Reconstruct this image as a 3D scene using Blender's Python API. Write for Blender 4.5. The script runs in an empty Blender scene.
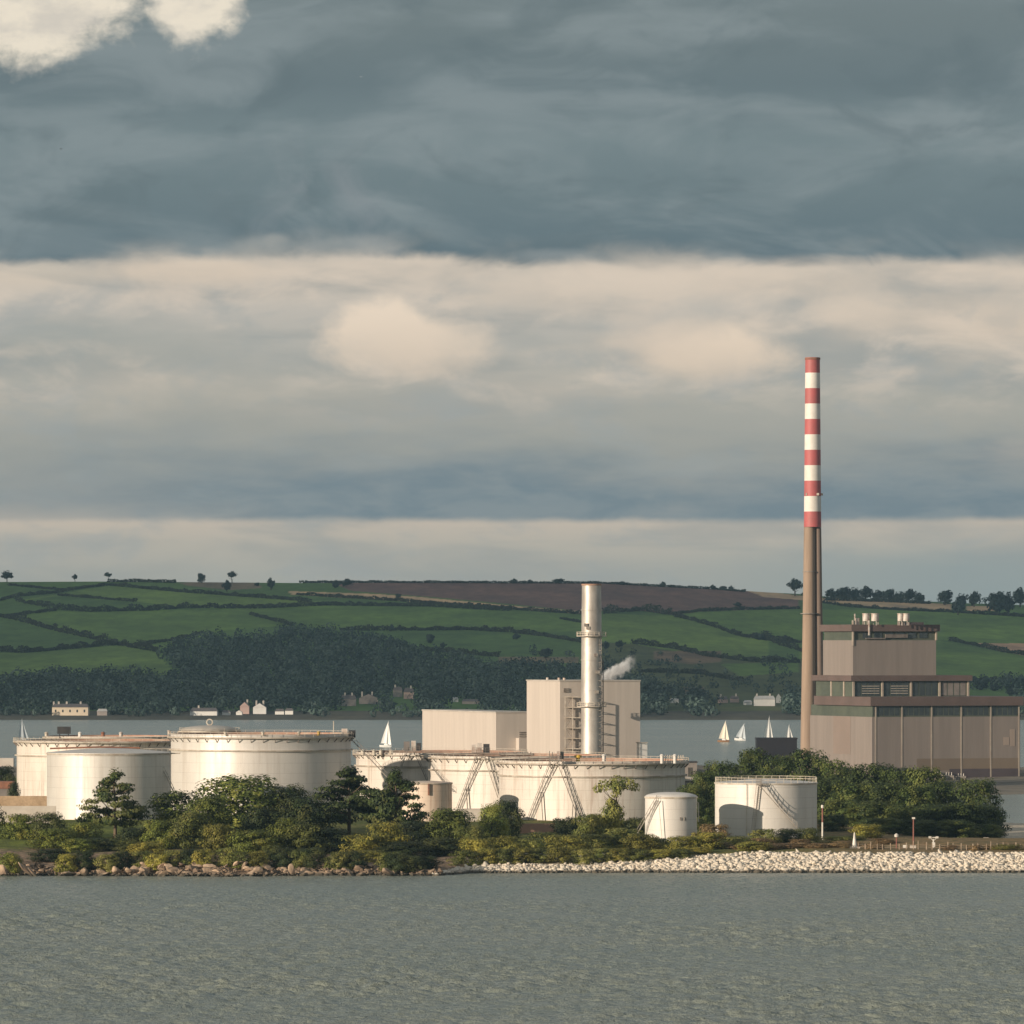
import bpy, math, random
import numpy as np
from mathutils import Vector
R = math.radians
sc = bpy.context.scene
COL = sc.collection
PI = math.pi
F = 6000.0      # focal length in pixels of the long lens
CAMZ = 50.0
HOR = 644.0
rng = np.random.RandomState(11)
random.seed(5)

def XYZ(px, row, Y):
    return Vector(((px - 512) / F * Y, Y, CAMZ - (row - HOR) / F * Y))
def XP(px, Y): return (px - 512) / F * Y
def ZR(row, Y): return CAMZ - (row - HOR) / F * Y

# ------------------------------------------------------------------ node helper
class NT:
    def __init__(s, nt): s.nt = nt; s.N = nt.nodes; s.L = nt.links
    def node(s, t, **kw):
        n = s.N.new(t)
        for k, v in kw.items(): setattr(n, k, v)
        return n
    def put(s, sock, v):
        if isinstance(v, bpy.types.NodeSocket): s.L.new(v, sock)
        elif v is not None:
            try: sock.default_value = v
            except Exception:
                sock.default_value = (*v, 1) if len(v) == 3 else v
    def m(s, op, a, b=None, c=None, clamp=False):
        n = s.node('ShaderNodeMath', operation=op, use_clamp=clamp)
        s.put(n.inputs[0], a)
        if b is not None: s.put(n.inputs[1], b)
        if c is not None: s.put(n.inputs[2], c)
        return n.outputs[0]
    def smooth(s, x, a, b, lo=0.0, hi=1.0):
        n = s.node('ShaderNodeMapRange', interpolation_type='SMOOTHSTEP')
        s.put(n.inputs[0], x); n.inputs[1].default_value = a; n.inputs[2].default_value = b
        n.inputs[3].default_value = lo; n.inputs[4].default_value = hi
        return n.outputs[0]
    def lin(s, x, a, b, lo=0.0, hi=1.0):
        n = s.node('ShaderNodeMapRange')
        s.put(n.inputs[0], x); n.inputs[1].default_value = a; n.inputs[2].default_value = b
        n.inputs[3].default_value = lo; n.inputs[4].default_value = hi
        return n.outputs[0]
    def mix(s, f, a, b, mode='MIX'):
        n = s.node('ShaderNodeMix', data_type='RGBA', blend_type=mode)
        s.put(n.inputs[0], f)
        for i, v in ((6, a), (7, b)):
            if isinstance(v, bpy.types.NodeSocket): s.L.new(v, n.inputs[i])
            else: n.inputs[i].default_value = (*v[:3], 1)
        return n.outputs[2]
    def xyz(s, x, y, z):
        n = s.node('ShaderNodeCombineXYZ')
        s.put(n.inputs[0], x); s.put(n.inputs[1], y); s.put(n.inputs[2], z)
        return n.outputs[0]
    def noise(s, vec, scale=1.0, detail=3.0, rough=0.5, dist=0.0, out=0):
        n = s.node('ShaderNodeTexNoise')
        if vec is not None: s.L.new(vec, n.inputs['Vector'])
        n.inputs['Scale'].default_value = scale; n.inputs['Detail'].default_value = detail
        n.inputs['Roughness'].default_value = rough; n.inputs['Distortion'].default_value = dist
        return n.outputs[out]
    def mapping(s, vec, scale=(1, 1, 1), loc=(0, 0, 0)):
        n = s.node('ShaderNodeMapping')
        s.L.new(vec, n.inputs[0]); n.inputs['Scale'].default_value = scale; n.inputs['Location'].default_value = loc
        return n.outputs[0]
    def ramp(s, f, stops, interp='LINEAR'):
        n = s.node('ShaderNodeValToRGB'); cr = n.color_ramp; cr.interpolation = interp
        while len(cr.elements) < len(stops): cr.elements.new(0.5)
        for e, (p, c) in zip(cr.elements, stops):
            e.position = p; e.color = (*c, 1)
        s.L.new(f, n.inputs[0])
        return n.outputs[0]

def lin1(c):
    c /= 255.0
    return c / 12.92 if c <= 0.04045 else ((c + 0.055) / 1.055) ** 2.4
def S(r, g, b): return (lin1(r), lin1(g), lin1(b))

def new_mat(name):
    m = bpy.data.materials.new(name); m.use_nodes = True
    t = NT(m.node_tree)
    for n in list(t.N): t.N.remove(n)
    out = t.node('ShaderNodeOutputMaterial'); b = t.node('ShaderNodeBsdfPrincipled')
    t.L.new(b.outputs[0], out.inputs[0])
    return m, t, b, out

def pm(name, c1, c2=None, scale=1.0, rough=0.7, metal=0.0, stretch=(1, 1, 1), bump=0.0, fine=0.0, rnd=0.0, lo=0.35, hi=0.65, spec=0.5):
    """noise mix between two real colours, optional bump, optional per-object variation"""
    m, t, b, out = new_mat(name)
    b.inputs['Roughness'].default_value = rough; b.inputs['Metallic'].default_value = metal
    b.inputs['Specular IOR Level'].default_value = spec
    if c2 is None: c2 = tuple(x * 0.8 for x in c1)
    tc = t.node('ShaderNodeTexCoord')
    v = t.mapping(tc.outputs['Object'], stretch)
    n = t.noise(v, scale, 5, 0.6)
    col = t.mix(t.smooth(n, lo, hi), c1, c2)
    if fine:
        n2 = t.noise(v, scale * 7, 3, 0.6)
        col = t.mix(1.0, col, t.ramp(n2, [(0.25, (1 - fine,) * 3), (0.75, (1 + 0 * fine,) * 3)]), 'MULTIPLY')
    if rnd:
        oi = t.node('ShaderNodeObjectInfo')
        hsv = t.node('ShaderNodeHueSaturation')
        t.L.new(t.lin(oi.outputs['Random'], 0, 1, 1 - rnd, 1 + rnd), hsv.inputs['Value'])
        t.L.new(col, hsv.inputs['Color']); col = hsv.outputs[0]
    if name.endswith('armour') or name.endswith('shore rock'):
        gp = t.node('ShaderNodeNewGeometry'); sz = t.node('ShaderNodeSeparateXYZ'); t.L.new(gp.outputs['Position'], sz.inputs[0])
        lv_ = t.m('ADD', sz.outputs[2], t.m('MULTIPLY', t.m('SUBTRACT', t.noise(gp.outputs['Position'], 0.25, 3, 0.6), 0.5), 0.9))
        col = t.mix(t.smooth(lv_, 0.75, 0.35), col, (0.10, 0.085, 0.062))
    t.L.new(col, b.inputs['Base Color'])
    if bump:
        bp = t.node('ShaderNodeBump'); bp.inputs['Strength'].default_value = bump; bp.inputs['Distance'].default_value = 0.2
        t.L.new(t.noise(v, scale * 4, 5, 0.6), bp.inputs['Height']); t.L.new(bp.outputs[0], b.inputs['Normal'])
    return m

def tank_paint(name, c, dirt, rough=0.45, metal=0.0, course=2.4, streak=0.6, rust=0.0):
    m, t, b, out = new_mat(name)
    tc = t.node('ShaderNodeTexCoord')
    o = tc.outputs['Object']
    sx = t.node('ShaderNodeSeparateXYZ'); t.L.new(o, sx.inputs[0])
    st = t.noise(t.mapping(o, (0.45, 0.45, 0.035)), 1.0, 5, 0.65)
    col = t.mix(t.m('MULTIPLY', t.smooth(st, 0.45, 0.75), streak), c, dirt)
    bl = t.noise(t.mapping(o, (0.12, 0.12, 0.2)), 1.0, 4, 0.6)
    col = t.mix(t.m('MULTIPLY', t.smooth(bl, 0.45, 0.7), 0.35), col, tuple(x * 0.85 for x in c))
    fr = t.m('FRACT', t.m('DIVIDE', sx.outputs[2], course))
    seam = t.m('LESS_THAN', fr, 0.035)
    col = t.mix(t.m('MULTIPLY', seam, 0.35), col, tuple(x * 0.6 for x in dirt))
    # vertical plate joints
    ang = t.m('ARCTAN2', sx.outputs[1], sx.outputs[0])
    shift = t.m('MULTIPLY', t.m('FLOOR', t.m('DIVIDE', sx.outputs[2], course)), 0.37)
    fa = t.m('FRACT', t.m('ADD', t.m('MULTIPLY', ang, 5.1), shift))
    col = t.mix(t.m('MULTIPLY', t.m('LESS_THAN', fa, 0.02), 0.22), col, tuple(x * 0.6 for x in dirt))
    if rust:
        rn = t.noise(t.mapping(o, (0.9, 0.9, 0.05), (7, 3, 0)), 1.0, 4, 0.7)
        col = t.mix(t.m('MULTIPLY', t.smooth(rn, 0.52, 0.66), rust), col, (0.22, 0.09, 0.045))
    t.L.new(col, b.inputs['Base Color'])
    b.inputs['Metallic'].default_value = metal
    rr = t.lin(st, 0.3, 0.7, rough - 0.05, rough + 0.1)
    t.L.new(rr, b.inputs['Roughness'])
    bp = t.node('ShaderNodeBump'); bp.inputs['Strength'].default_value = 0.12; bp.inputs['Distance'].default_value = 0.3
    t.L.new(t.noise(t.mapping(o, (0.3, 0.3, 0.3)), 1.0, 2, 0.5), bp.inputs['Height']); t.L.new(bp.outputs[0], b.inputs['Normal'])
    return m

def leaf_mat(name, dark, light, warm=None, trans=0.07, nscale=0.35, isl=0.4):
    m, t, b, out = new_mat(name)
    b.inputs['Roughness'].default_value = 0.62
    b.inputs['Specular IOR Level'].default_value = 0.25
    g = t.node('ShaderNodeNewGeometry'); tc = t.node('ShaderNodeTexCoord'); oi = t.node('ShaderNodeObjectInfo')
    n = t.noise(g.outputs['Position'], nscale, 3, 0.6)
    f = t.m('ADD', t.m('MULTIPLY', t.smooth(n, 0.3, 0.7), 1 - isl), t.m('MULTIPLY', g.outputs['Random Per Island'], isl))
    col = t.mix(f, dark, light)
    if warm:
        n2 = t.noise(g.outputs['Position'], nscale * 0.8, 2, 0.5)
        wv = t.m('ADD', n2, t.m('MULTIPLY', t.m('SUBTRACT', oi.outputs['Random'], 0.5), 0.3))
        col = t.mix(t.m('MULTIPLY', t.smooth(wv, 0.45, 0.7), 0.7), col, warm)
    if name.startswith('distant'):
        at = t.node('ShaderNodeAttribute', attribute_name='tone'); col = t.mix(at.outputs['Fac'], col, (0.07, 0.105, 0.082))
    hsv = t.node('ShaderNodeHueSaturation')
    t.L.new(t.lin(oi.outputs['Random'], 0, 1, 0.8, 1.2), hsv.inputs['Value'])
    t.L.new(t.lin(oi.outputs['Random'], 0, 1, 0.49, 0.51), hsv.inputs['Hue'])
    t.L.new(col, hsv.inputs['Color'])
    t.L.new(hsv.outputs[0], b.inputs['Base Color'])
    if trans:
        tr = t.node('ShaderNodeBsdfTranslucent'); t.L.new(hsv.outputs[0], tr.inputs[0])
        mx = t.node('ShaderNodeMixShader'); mx.inputs[0].default_value = trans
        t.L.new(b.outputs[0], mx.inputs[1]); t.L.new(tr.outputs[0], mx.inputs[2]); t.L.new(mx.outputs[0], out.inputs[0])
    return m

# ------------------------------------------------------------------ materials
M = {}
M['tank_silver'] = tank_paint('aluminium tank paint', (0.665, 0.63, 0.585), (0.46, 0.41, 0.36), 0.52, 0.26, 2.6, 0.6)
M['tank_cream'] = tank_paint('cream tank paint', (0.70, 0.64, 0.57), (0.47, 0.39, 0.32), 0.5, 0.05, 2.4, 0.65, 0.3)
M['tank_stained'] = tank_paint('stained tank paint', (0.72, 0.58, 0.46), (0.46, 0.30, 0.2), 0.6, 0.0, 2.4, 0.6, 0.45)
M['tank_white'] = tank_paint('white tank paint', (0.73, 0.69, 0.635), (0.52, 0.46, 0.40), 0.55, 0.05, 2.4, 0.35)
M['girder'] = pm('pale girder steel', (0.58, 0.52, 0.44), (0.40, 0.33, 0.26), 0.4, 0.6, fine=0.2)
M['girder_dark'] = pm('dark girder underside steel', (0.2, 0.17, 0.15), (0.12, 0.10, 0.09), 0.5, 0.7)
M['rust'] = pm('rusty floating roof steel', (0.34, 0.15, 0.09), (0.22, 0.10, 0.07), 0.35, 0.8, fine=0.25)
M['rust_wall'] = pm('rusty inner shell steel', (0.42, 0.22, 0.15), (0.5, 0.36, 0.27), 0.3, 0.8, fine=0.25)
M['stair'] = pm('weathered stair steel', (0.30, 0.27, 0.23), (0.17, 0.14, 0.12), 0.6, 0.6)
M['stair_pale'] = pm('galvanised stair steel', (0.52, 0.47, 0.40), (0.34, 0.29, 0.24), 0.6, 0.55)
M['rail'] = pm('pale handrail steel', (0.62, 0.56, 0.47), (0.45, 0.38, 0.3), 0.6, 0.5)
M['black'] = pm('black painted steel', (0.03, 0.03, 0.033), (0.05, 0.045, 0.045), 0.6, 0.6)
M['yellow'] = pm('yellow painted steel', (0.62, 0.40, 0.05), (0.5, 0.3, 0.05), 0.8, 0.5)
M['clad_cream'] = pm('cream profiled cladding', (0.58, 0.51, 0.445), (0.53, 0.465, 0.405), 0.08, 0.6, stretch=(6, 6, 0.3), fine=0.05)
M['clad_grey'] = pm('pale grey roof sheeting', (0.5, 0.46, 0.41), (0.42, 0.38, 0.33), 0.15, 0.6)
M['stack_steel'] = pm('bare stainless stack steel', (0.66, 0.61, 0.55), (0.48, 0.43, 0.38), 0.22, 0.5, 0.5, stretch=(1, 1, 0.45), fine=0.12)
M['conc_buff'] = pm('buff chimney concrete', (0.36, 0.265, 0.195), (0.28, 0.205, 0.15), 0.12, 0.85, stretch=(1.5, 1.5, 0.12), fine=0.22)
M['red'] = pm('red chimney paint', (0.48, 0.115, 0.115), (0.41, 0.115, 0.11), 0.25, 0.6, fine=0.12)
M['white'] = pm('white chimney paint', (0.78, 0.74, 0.68), (0.7, 0.65, 0.58), 0.2, 0.6, fine=0.08)
M['brown_clad'] = pm('brown profiled cladding', (0.262, 0.222, 0.195), (0.23, 0.195, 0.172), 0.06, 0.65, stretch=(5, 5, 0.3), fine=0.08)
M['brown_glare'] = pm('brown cladding with glare', (0.36, 0.285, 0.235), (0.32, 0.255, 0.21), 0.06, 0.65, stretch=(5, 5, 0.3), fine=0.08)
M['brown_dark'] = pm('dark plinth cladding', (0.09, 0.07, 0.075), (0.07, 0.055, 0.06), 0.1, 0.7)
M['fascia'] = pm('maroon roof fascia', (0.142, 0.10, 0.088), (0.118, 0.085, 0.074), 0.1, 0.65, fine=0.1)
M['mullion'] = pm('pale concrete column', (0.42, 0.36, 0.29), (0.34, 0.28, 0.23), 0.3, 0.7)
M['louvre'] = pm('grey green louvre band', (0.10, 0.115, 0.085), (0.075, 0.09, 0.07), 0.1, 0.6, fine=0.15)
M['vent_white'] = pm('white vent casing', (0.60, 0.555, 0.50), (0.44, 0.33, 0.27), 0.6, 0.5)
M['navy'] = pm('navy sheet cladding', (0.010, 0.011, 0.018), (0.014, 0.013, 0.018), 0.15, 0.6)
M['grey_wall'] = pm('grey rendered wall', (0.24, 0.21, 0.19), (0.17, 0.15, 0.14), 0.2, 0.8)
M['pale_wall'] = pm('pale rendered wall', (0.58, 0.52, 0.45), (0.48, 0.42, 0.36), 0.2, 0.8)
M['tan_wall'] = pm('tan masonry wall', (0.55, 0.39, 0.25), (0.42, 0.29, 0.18), 0.3, 0.85, fine=0.3)
M['terracotta'] = pm('terracotta masonry', (0.42, 0.25, 0.17), (0.36, 0.22, 0.16), 0.4, 0.85)
M['dark_door'] = pm('dark doorway paint', (0.07, 0.065, 0.055), (0.05, 0.045, 0.04), 0.5, 0.6)
M['house_cream'] = pm('cream house render', (0.74, 0.62, 0.46), (0.66, 0.55, 0.42), 0.1, 0.8)
M['house_white'] = pm('white house render', (0.82, 0.80, 0.75), (0.7, 0.68, 0.64), 0.1, 0.8)
M['house_pink'] = pm('pink house render', (0.62, 0.44, 0.38), (0.55, 0.4, 0.35), 0.1, 0.8)
M['house_stone'] = pm('grey stone house wall', (0.36, 0.31, 0.28), (0.25, 0.22, 0.2), 0.2, 0.85)
M['slate'] = pm('slate roof', (0.11, 0.10, 0.10), (0.15, 0.13, 0.12), 0.2, 0.7)
M['slate_pale'] = pm('pale sheet roof', (0.55, 0.53, 0.5), (0.45, 0.43, 0.4), 0.2, 0.6)
M['chim'] = pm('rendered chimney stack', (0.62, 0.56, 0.48), (0.5, 0.45, 0.4), 0.3, 0.8)
M['sail'] = pm('white sailcloth', (0.86, 0.85, 0.82), (0.8, 0.79, 0.76), 0.2, 0.7)
M['sail_cream'] = pm('cream sailcloth', (0.8, 0.73, 0.6), (0.75, 0.68, 0.56), 0.2, 0.7)
M['sail_grey'] = pm('grey sailcloth', (0.5, 0.55, 0.58), (0.45, 0.5, 0.53), 0.2, 0.7)
M['hull_white'] = pm('white hull gelcoat', (0.8, 0.8, 0.78), (0.74, 0.74, 0.72), 0.2, 0.35)
M['hull_tan'] = pm('varnished hull', (0.30, 0.16, 0.08), (0.24, 0.13, 0.07), 0.2, 0.4)
M['mast'] = pm('aluminium mast', (0.5, 0.5, 0.5), (0.4, 0.4, 0.4), 0.4, 0.4)
M['glass'] = pm('dark window glass', (0.03, 0.038, 0.04), (0.05, 0.06, 0.06), 0.3, 0.12, spec=0.8)
M['bark'] = pm('tree bark', (0.20, 0.14, 0.09), (0.11, 0.08, 0.055), 1.2, 0.9, fine=0.3)
M['bark_dark'] = pm('dark tree bark', (0.07, 0.055, 0.04), (0.045, 0.035, 0.03), 1.0, 0.9)
M['gull'] = pm('grey gull plumage', (0.06, 0.06, 0.065), (0.1, 0.1, 0.1), 3, 0.7)
M['gull_pale'] = pm('pale gull plumage', (0.7, 0.68, 0.66), (0.5, 0.5, 0.5), 3, 0.7)
M['rock_tan'] = pm('tan shore rock', (0.55, 0.40, 0.27), (0.27, 0.19, 0.135), 0.9, 0.9, bump=0.9, fine=0.4, rnd=0.3)
M['rock_white'] = pm('pale limestone armour', (0.86, 0.77, 0.64), (0.70, 0.61, 0.49), 0.8, 0.85, bump=0.3, fine=0.12, rnd=0.12)
M['post'] = pm('weathered fence timber', (0.42, 0.33, 0.24), (0.3, 0.22, 0.16), 1, 0.8)
M['lamp_white'] = pm('white post paint', (0.74, 0.70, 0.63), (0.6, 0.55, 0.48), 0.8, 0.5)
M['pole_red'] = pm('red brown pole paint', (0.30, 0.10, 0.075), (0.22, 0.09, 0.07), 0.8, 0.6)

M['leaf_green'] = leaf_mat('broadleaf foliage', (0.022, 0.036, 0.012), (0.19, 0.235, 0.046), (0.29, 0.28, 0.06))
M['leaf_dark'] = leaf_mat('dark evergreen foliage', (0.008, 0.016, 0.010), (0.055, 0.078, 0.024), (0.10, 0.10, 0.03))
M['leaf_pine'] = leaf_mat('pine foliage', (0.010, 0.022, 0.010), (0.085, 0.118, 0.028), (0.14, 0.135, 0.04))
M['leaf_gold'] = leaf_mat('golden shrub foliage', (0.05, 0.052, 0.014), (0.30, 0.29, 0.055), (0.40, 0.33, 0.065))
M['leaf_olive'] = leaf_mat('olive shrub foliage', (0.026, 0.036, 0.012), (0.20, 0.225, 0.05), (0.29, 0.26, 0.07))
M['leaf_straw'] = leaf_mat('dry tan scrub foliage', (0.16, 0.11, 0.05), (0.32, 0.22, 0.10), (0.38, 0.24, 0.11))
M['leaf_lush'] = leaf_mat('lush bank foliage', (0.025, 0.038, 0.010), (0.21, 0.25, 0.042), (0.30, 0.27, 0.055))
M['leaf_copse'] = leaf_mat('copse foliage', (0.008, 0.020, 0.009), (0.105, 0.145, 0.034), (0.17, 0.175, 0.042))
M['leaf_far'] = leaf_mat('distant woodland foliage', (0.006, 0.016, 0.015), (0.036, 0.062, 0.05), None, trans=0.0, nscale=0.06, isl=0.15)
M['leaf_hedge'] = leaf_mat('hedgerow foliage', (0.012, 0.020, 0.013), (0.028, 0.038, 0.02), None, trans=0.0, nscale=0.05, isl=0.2)

# ------------------------------------------------------------------ mesh builder
class MB:
    def __init__(s): s.v = []; s.f = []; s.sm = []; s.mi = []
    def add(s, vs, fs, smooth=False, mi=0):
        o = len(s.v); s.v += [tuple(v) for v in vs]
        for f in fs:
            s.f.append(tuple(i + o for i in f)); s.sm.append(smooth); s.mi.append(mi)
        return s
    def box(s, a, b, mi=0):
        (x0, y0, z0), (x1, y1, z1) = a, b
        vs = [(x0, y0, z0), (x1, y0, z0), (x1, y1, z0), (x0, y1, z0), (x0, y0, z1), (x1, y0, z1), (x1, y1, z1), (x0, y1, z1)]
        return s.add(vs, [(0, 3, 2, 1), (4, 5, 6, 7), (0, 1, 5, 4), (1, 2, 6, 5), (2, 3, 7, 6), (3, 0, 4, 7)], False, mi)
    def cyl(s, c, r0, r1, z0, z1, n=24, caps=True, mi=0, smooth=True):
        vs = []
        for z, r in ((z0, r0), (z1, r1)):
            for i in range(n):
                a = 2 * PI * i / n; vs.append((c[0] + r * math.cos(a), c[1] + r * math.sin(a), z))
        s.add(vs, [(i, (i + 1) % n, n + (i + 1) % n, n + i) for i in range(n)], smooth, mi)
        if caps: s.add(vs, [tuple(range(n))[::-1], tuple(range(n, 2 * n))], False, mi)
        return s
    def lathe(s, c, prof, n=96, closed=False, mi=0, smooth=False):
        """profile of (r, z) going round; each band its own vertices so that edges stay crisp"""
        k = len(prof); rngk = range(k if closed else k - 1)
        for j in rngk:
            (r0, z0), (r1, z1) = prof[j], prof[(j + 1) % k]
            vs = []
            for r, z in ((r0, z0), (r1, z1)):
                for i in range(n):
                    a = 2 * PI * i / n; vs.append((c[0] + r * math.cos(a), c[1] + r * math.sin(a), z))
            s.add(vs, [(i, (i + 1) % n, n + (i + 1) % n, n + i) for i in range(n)], smooth or True, mi)
        return s
    def bar(s, a, b, w=0.1, h=None, mi=0, w2=None):
        a = Vector(a); b = Vector(b); d = b - a
        if d.length < 1e-6: return s
        d.normalize(); up = Vector((0, 0, 1)) if abs(d.z) < 0.95 else Vector((0, 1, 0))
        x = d.cross(up).normalized(); y = d.cross(x).normalized()
        h = h or w; k = (w2 / w) if w2 else 1
        vs = []
        for p, q in ((a, 1), (b, k)):
            for sx, sy in ((-1, -1), (1, -1), (1, 1), (-1, 1)):
                vs.append(p + x * (sx * w / 2 * q) + y * (sy * h / 2 * q))
        return s.add(vs, [(0, 1, 2, 3), (7, 6, 5, 4), (0, 4, 5, 1), (1, 5, 6, 2), (2, 6, 7, 3), (3, 7, 4, 0)], False, mi)
    def tube(s, pts, rs, n=8, mi=0):
        pts = [Vector(p) for p in pts]; vs = []
        for i, p in enumerate(pts):
            d = (pts[min(i + 1, len(pts) - 1)] - pts[max(i - 1, 0)]).normalized()
            up = Vector((0, 0, 1)) if abs(d.z) < 0.9 else Vector((1, 0, 0))
            x = d.cross(up).normalized(); y = d.cross(x).normalized()
            for k in range(n):
                a = 2 * PI * k / n; vs.append(p + x * (rs[i] * math.cos(a)) + y * (rs[i] * math.sin(a)))
        fs = []
        for i in range(len(pts) - 1):
            for k in range(n):
                fs.append((i * n + k, i * n + (k + 1) % n, (i + 1) * n + (k + 1) % n, (i + 1) * n + k))
        s.add(vs, fs, True, mi)
        s.add(vs, [tuple(range(n)), tuple(range((len(pts) - 1) * n, len(pts) * n))[::-1]], False, mi)
        return s
    def build(s, name, mats, parent=None, loc=(0, 0, 0)):
        me = bpy.data.meshes.new(name)
        me.from_pydata(s.v, [], s.f); me.update()
        me.polygons.foreach_set('use_smooth', s.sm)
        mats = mats if isinstance(mats, (list, tuple)) else [mats]
        for m in mats: me.materials.append(M[m] if isinstance(m, str) else m)
        if len(mats) > 1: me.polygons.foreach_set('material_index', s.mi)
        o = bpy.data.objects.new(name, me); COL.objects.link(o); o.location = loc
        if parent: o.parent = parent
        return o

def np_mesh(name, V, Fq, mats, smooth=False, parent=None, loc=(0, 0, 0)):
    """big meshes: numpy vertices and equal-size faces"""
    me = bpy.data.meshes.new(name)
    nf, k = Fq.shape
    me.vertices.add(len(V)); me.vertices.foreach_set('co', np.asarray(V, np.float32).ravel())
    me.loops.add(nf * k); me.loops.foreach_set('vertex_index', Fq.astype(np.int32).ravel())
    me.polygons.add(nf); me.polygons.foreach_set('loop_start', np.arange(0, nf * k, k, dtype=np.int32))
    me.polygons.foreach_set('loop_total', np.full(nf, k, np.int32))
    if smooth: me.polygons.foreach_set('use_smooth', np.ones(nf, bool))
    me.update(calc_edges=True); me.validate()
    for m in (mats if isinstance(mats, (list, tuple)) else [mats]): me.materials.append(M[m] if isinstance(m, str) else m)
    o = bpy.data.objects.new(name, me); COL.objects.link(o); o.location = loc
    if parent: o.parent = parent
    return o

def tag(o, label=None, cat=None, group=None, kind=None):
    if label: o['label'] = label
    if cat: o['category'] = cat
    if group: o['group'] = group
    if kind: o['kind'] = kind
    elif cat: o['kind'] = 'thing'
    return o
def thing(name, label, cat, loc=(0, 0, 0), rz=0.0, group=None):
    o = bpy.data.objects.new(name, None); o.empty_display_size = 1; COL.objects.link(o)
    o.location = loc; o.rotation_euler = (0, 0, rz)
    return tag(o, label, cat, group)
def copy_tree(o, parent=None):
    c = o.copy(); COL.objects.link(c)
    if parent: c.parent = parent
    for ch in list(o.children): copy_tree(ch, c)
    return c

# ------------------------------------------------------------------ camera, sun, world
cam = bpy.data.cameras.new('camera'); co = bpy.data.objects.new('camera', cam); COL.objects.link(co)
co.location = (0, 0, CAMZ); co.rotation_euler = (R(90), 0, 0)
cam.sensor_width = 36; cam.lens = F / 1024 * 36; cam.shift_y = (HOR - 512) / 1024
cam.clip_start = 1; cam.clip_end = 60000
sc.camera = co
sc.cycles.volume_bounces = 2
vs_ = sc.view_settings; vs_.view_transform = 'Standard'; vs_.look = 'None'; vs_.exposure = 0.0; vs_.gamma = 1.0; vs_.use_curve_mapping = False
SUN_AZ, SUN_EL = R(52), R(10.5)     # light travels towards +x, +y
d = Vector((math.sin(SUN_AZ) * math.cos(SUN_EL), math.cos(SUN_AZ) * math.cos(SUN_EL), -math.sin(SUN_EL)))
sl = bpy.data.lights.new('sun', 'SUN'); sl.energy = 5.0; sl.angle = R(0.5); sl.color = (1.0, 0.84, 0.66)
so = bpy.data.objects.new('sun', sl); COL.objects.link(so); so.rotation_euler = d.to_track_quat('-Z', 'Y').to_euler()
so.location = (-400, -300, 400)

w = bpy.data.worlds.new('World'); sc.world = w; w.use_nodes = True
t = NT(w.node_tree)
for n in list(t.N): t.N.remove(n)
wo = t.node('ShaderNodeOutputWorld'); bg = t.node('ShaderNodeBackground'); t.L.new(bg.outputs[0], wo.inputs[0])
sky = t.node('ShaderNodeTexSky', sky_type='NISHITA'); sky.sun_disc = False
sky.sun_elevation = SUN_EL; sky.sun_rotation = SUN_AZ + PI
tc = t.node('ShaderNodeTexCoord'); sx = t.node('ShaderNodeSeparateXYZ'); t.L.new(tc.outputs['Generated'], sx.inputs[0])
x, y, z = sx.outputs
hyp = t.m('MAXIMUM', t.m('SQRT', t.m('ADD', t.m('MULTIPLY', x, x), t.m('MULTIPLY', y, y))), 0.001)
U = t.m('ADD', t.m('MULTIPLY', t.m('ARCTAN2', x, y), F), 512)         # azimuth
V = t.m('SUBTRACT', HOR, t.m('MULTIPLY', t.m('DIVIDE', z, hyp), F))    # falls with elevation
def sky_noise(su, sv, detail=4, rough=0.55, seed=0.0, dist=0.0):
    return t.noise(t.xyz(t.m('DIVIDE', U, su), t.m('DIVIDE', V, sv), seed), 1.0, detail, rough, dist)
def c0(nz, amp): return t.m('MULTIPLY', t.m('SUBTRACT', nz, 0.5), amp)
Vn = t.lin(V, 200, 620)
def vp(v): return (v - 200) / 420.0
base = t.ramp(Vn, [(0, S(200, 188, 176)), (vp(275), S(204, 190, 176)), (vp(310), S(184, 177, 169)), (vp(350), S(170, 167, 161)),
                   (vp(400), S(162, 160, 153)), (vp(455), S(152, 152, 147)), (vp(500), S(150, 150, 147)), (vp(522), S(190, 177, 163)),
                   (vp(545), S(176, 169, 158)), (vp(575), S(162, 161, 154)), (1, S(150, 153, 150))])
nA = sky_noise(260, 55, 4, 0.55, 3.1, 0.4)
nB = sky_noise(90, 26, 4, 0.6, 9.7, 0.3)
nC = sky_noise(420, 90, 3, 0.5, 21.0)
cool = t.m('MULTIPLY', t.smooth(nA, 0.42, 0.66), 0.55)
colr = t.mix(cool, base, S(142, 146, 146))
warm = t.m('MULTIPLY', t.smooth(nC, 0.48, 0.7), t.m('MULTIPLY', t.smooth(V, 250, 290), t.smooth(V, 440, 340)))
colr = t.mix(t.m('MULTIPLY', warm, 0.6), colr, S(212, 194, 176))
band = t.m('MULTIPLY', t.smooth(V, 255, 280), t.smooth(V, 440, 360))
pb = t.m('MULTIPLY', t.smooth(sky_noise(120, 52, 6, 0.58, 71.0, 0.3), 0.46, 0.68), band)
colr = t.mix(t.m('MULTIPLY', pb, 0.55), colr, S(216, 199, 183))
pc = t.m('MULTIPLY', t.smooth(sky_noise(95, 44, 6, 0.58, 73.0, 0.3), 0.48, 0.68), t.smooth(V, 262, 300))
colr = t.mix(t.m('MULTIPLY', pc, 0.45), colr, S(150, 155, 156))
# bluer patch low on the right
br = t.m('MULTIPLY', t.smooth(U, 560, 980), t.smooth(V, 535, 570))
colr = t.mix(t.m('MULTIPLY', br, 0.7), colr, S(132, 145, 148))
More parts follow.
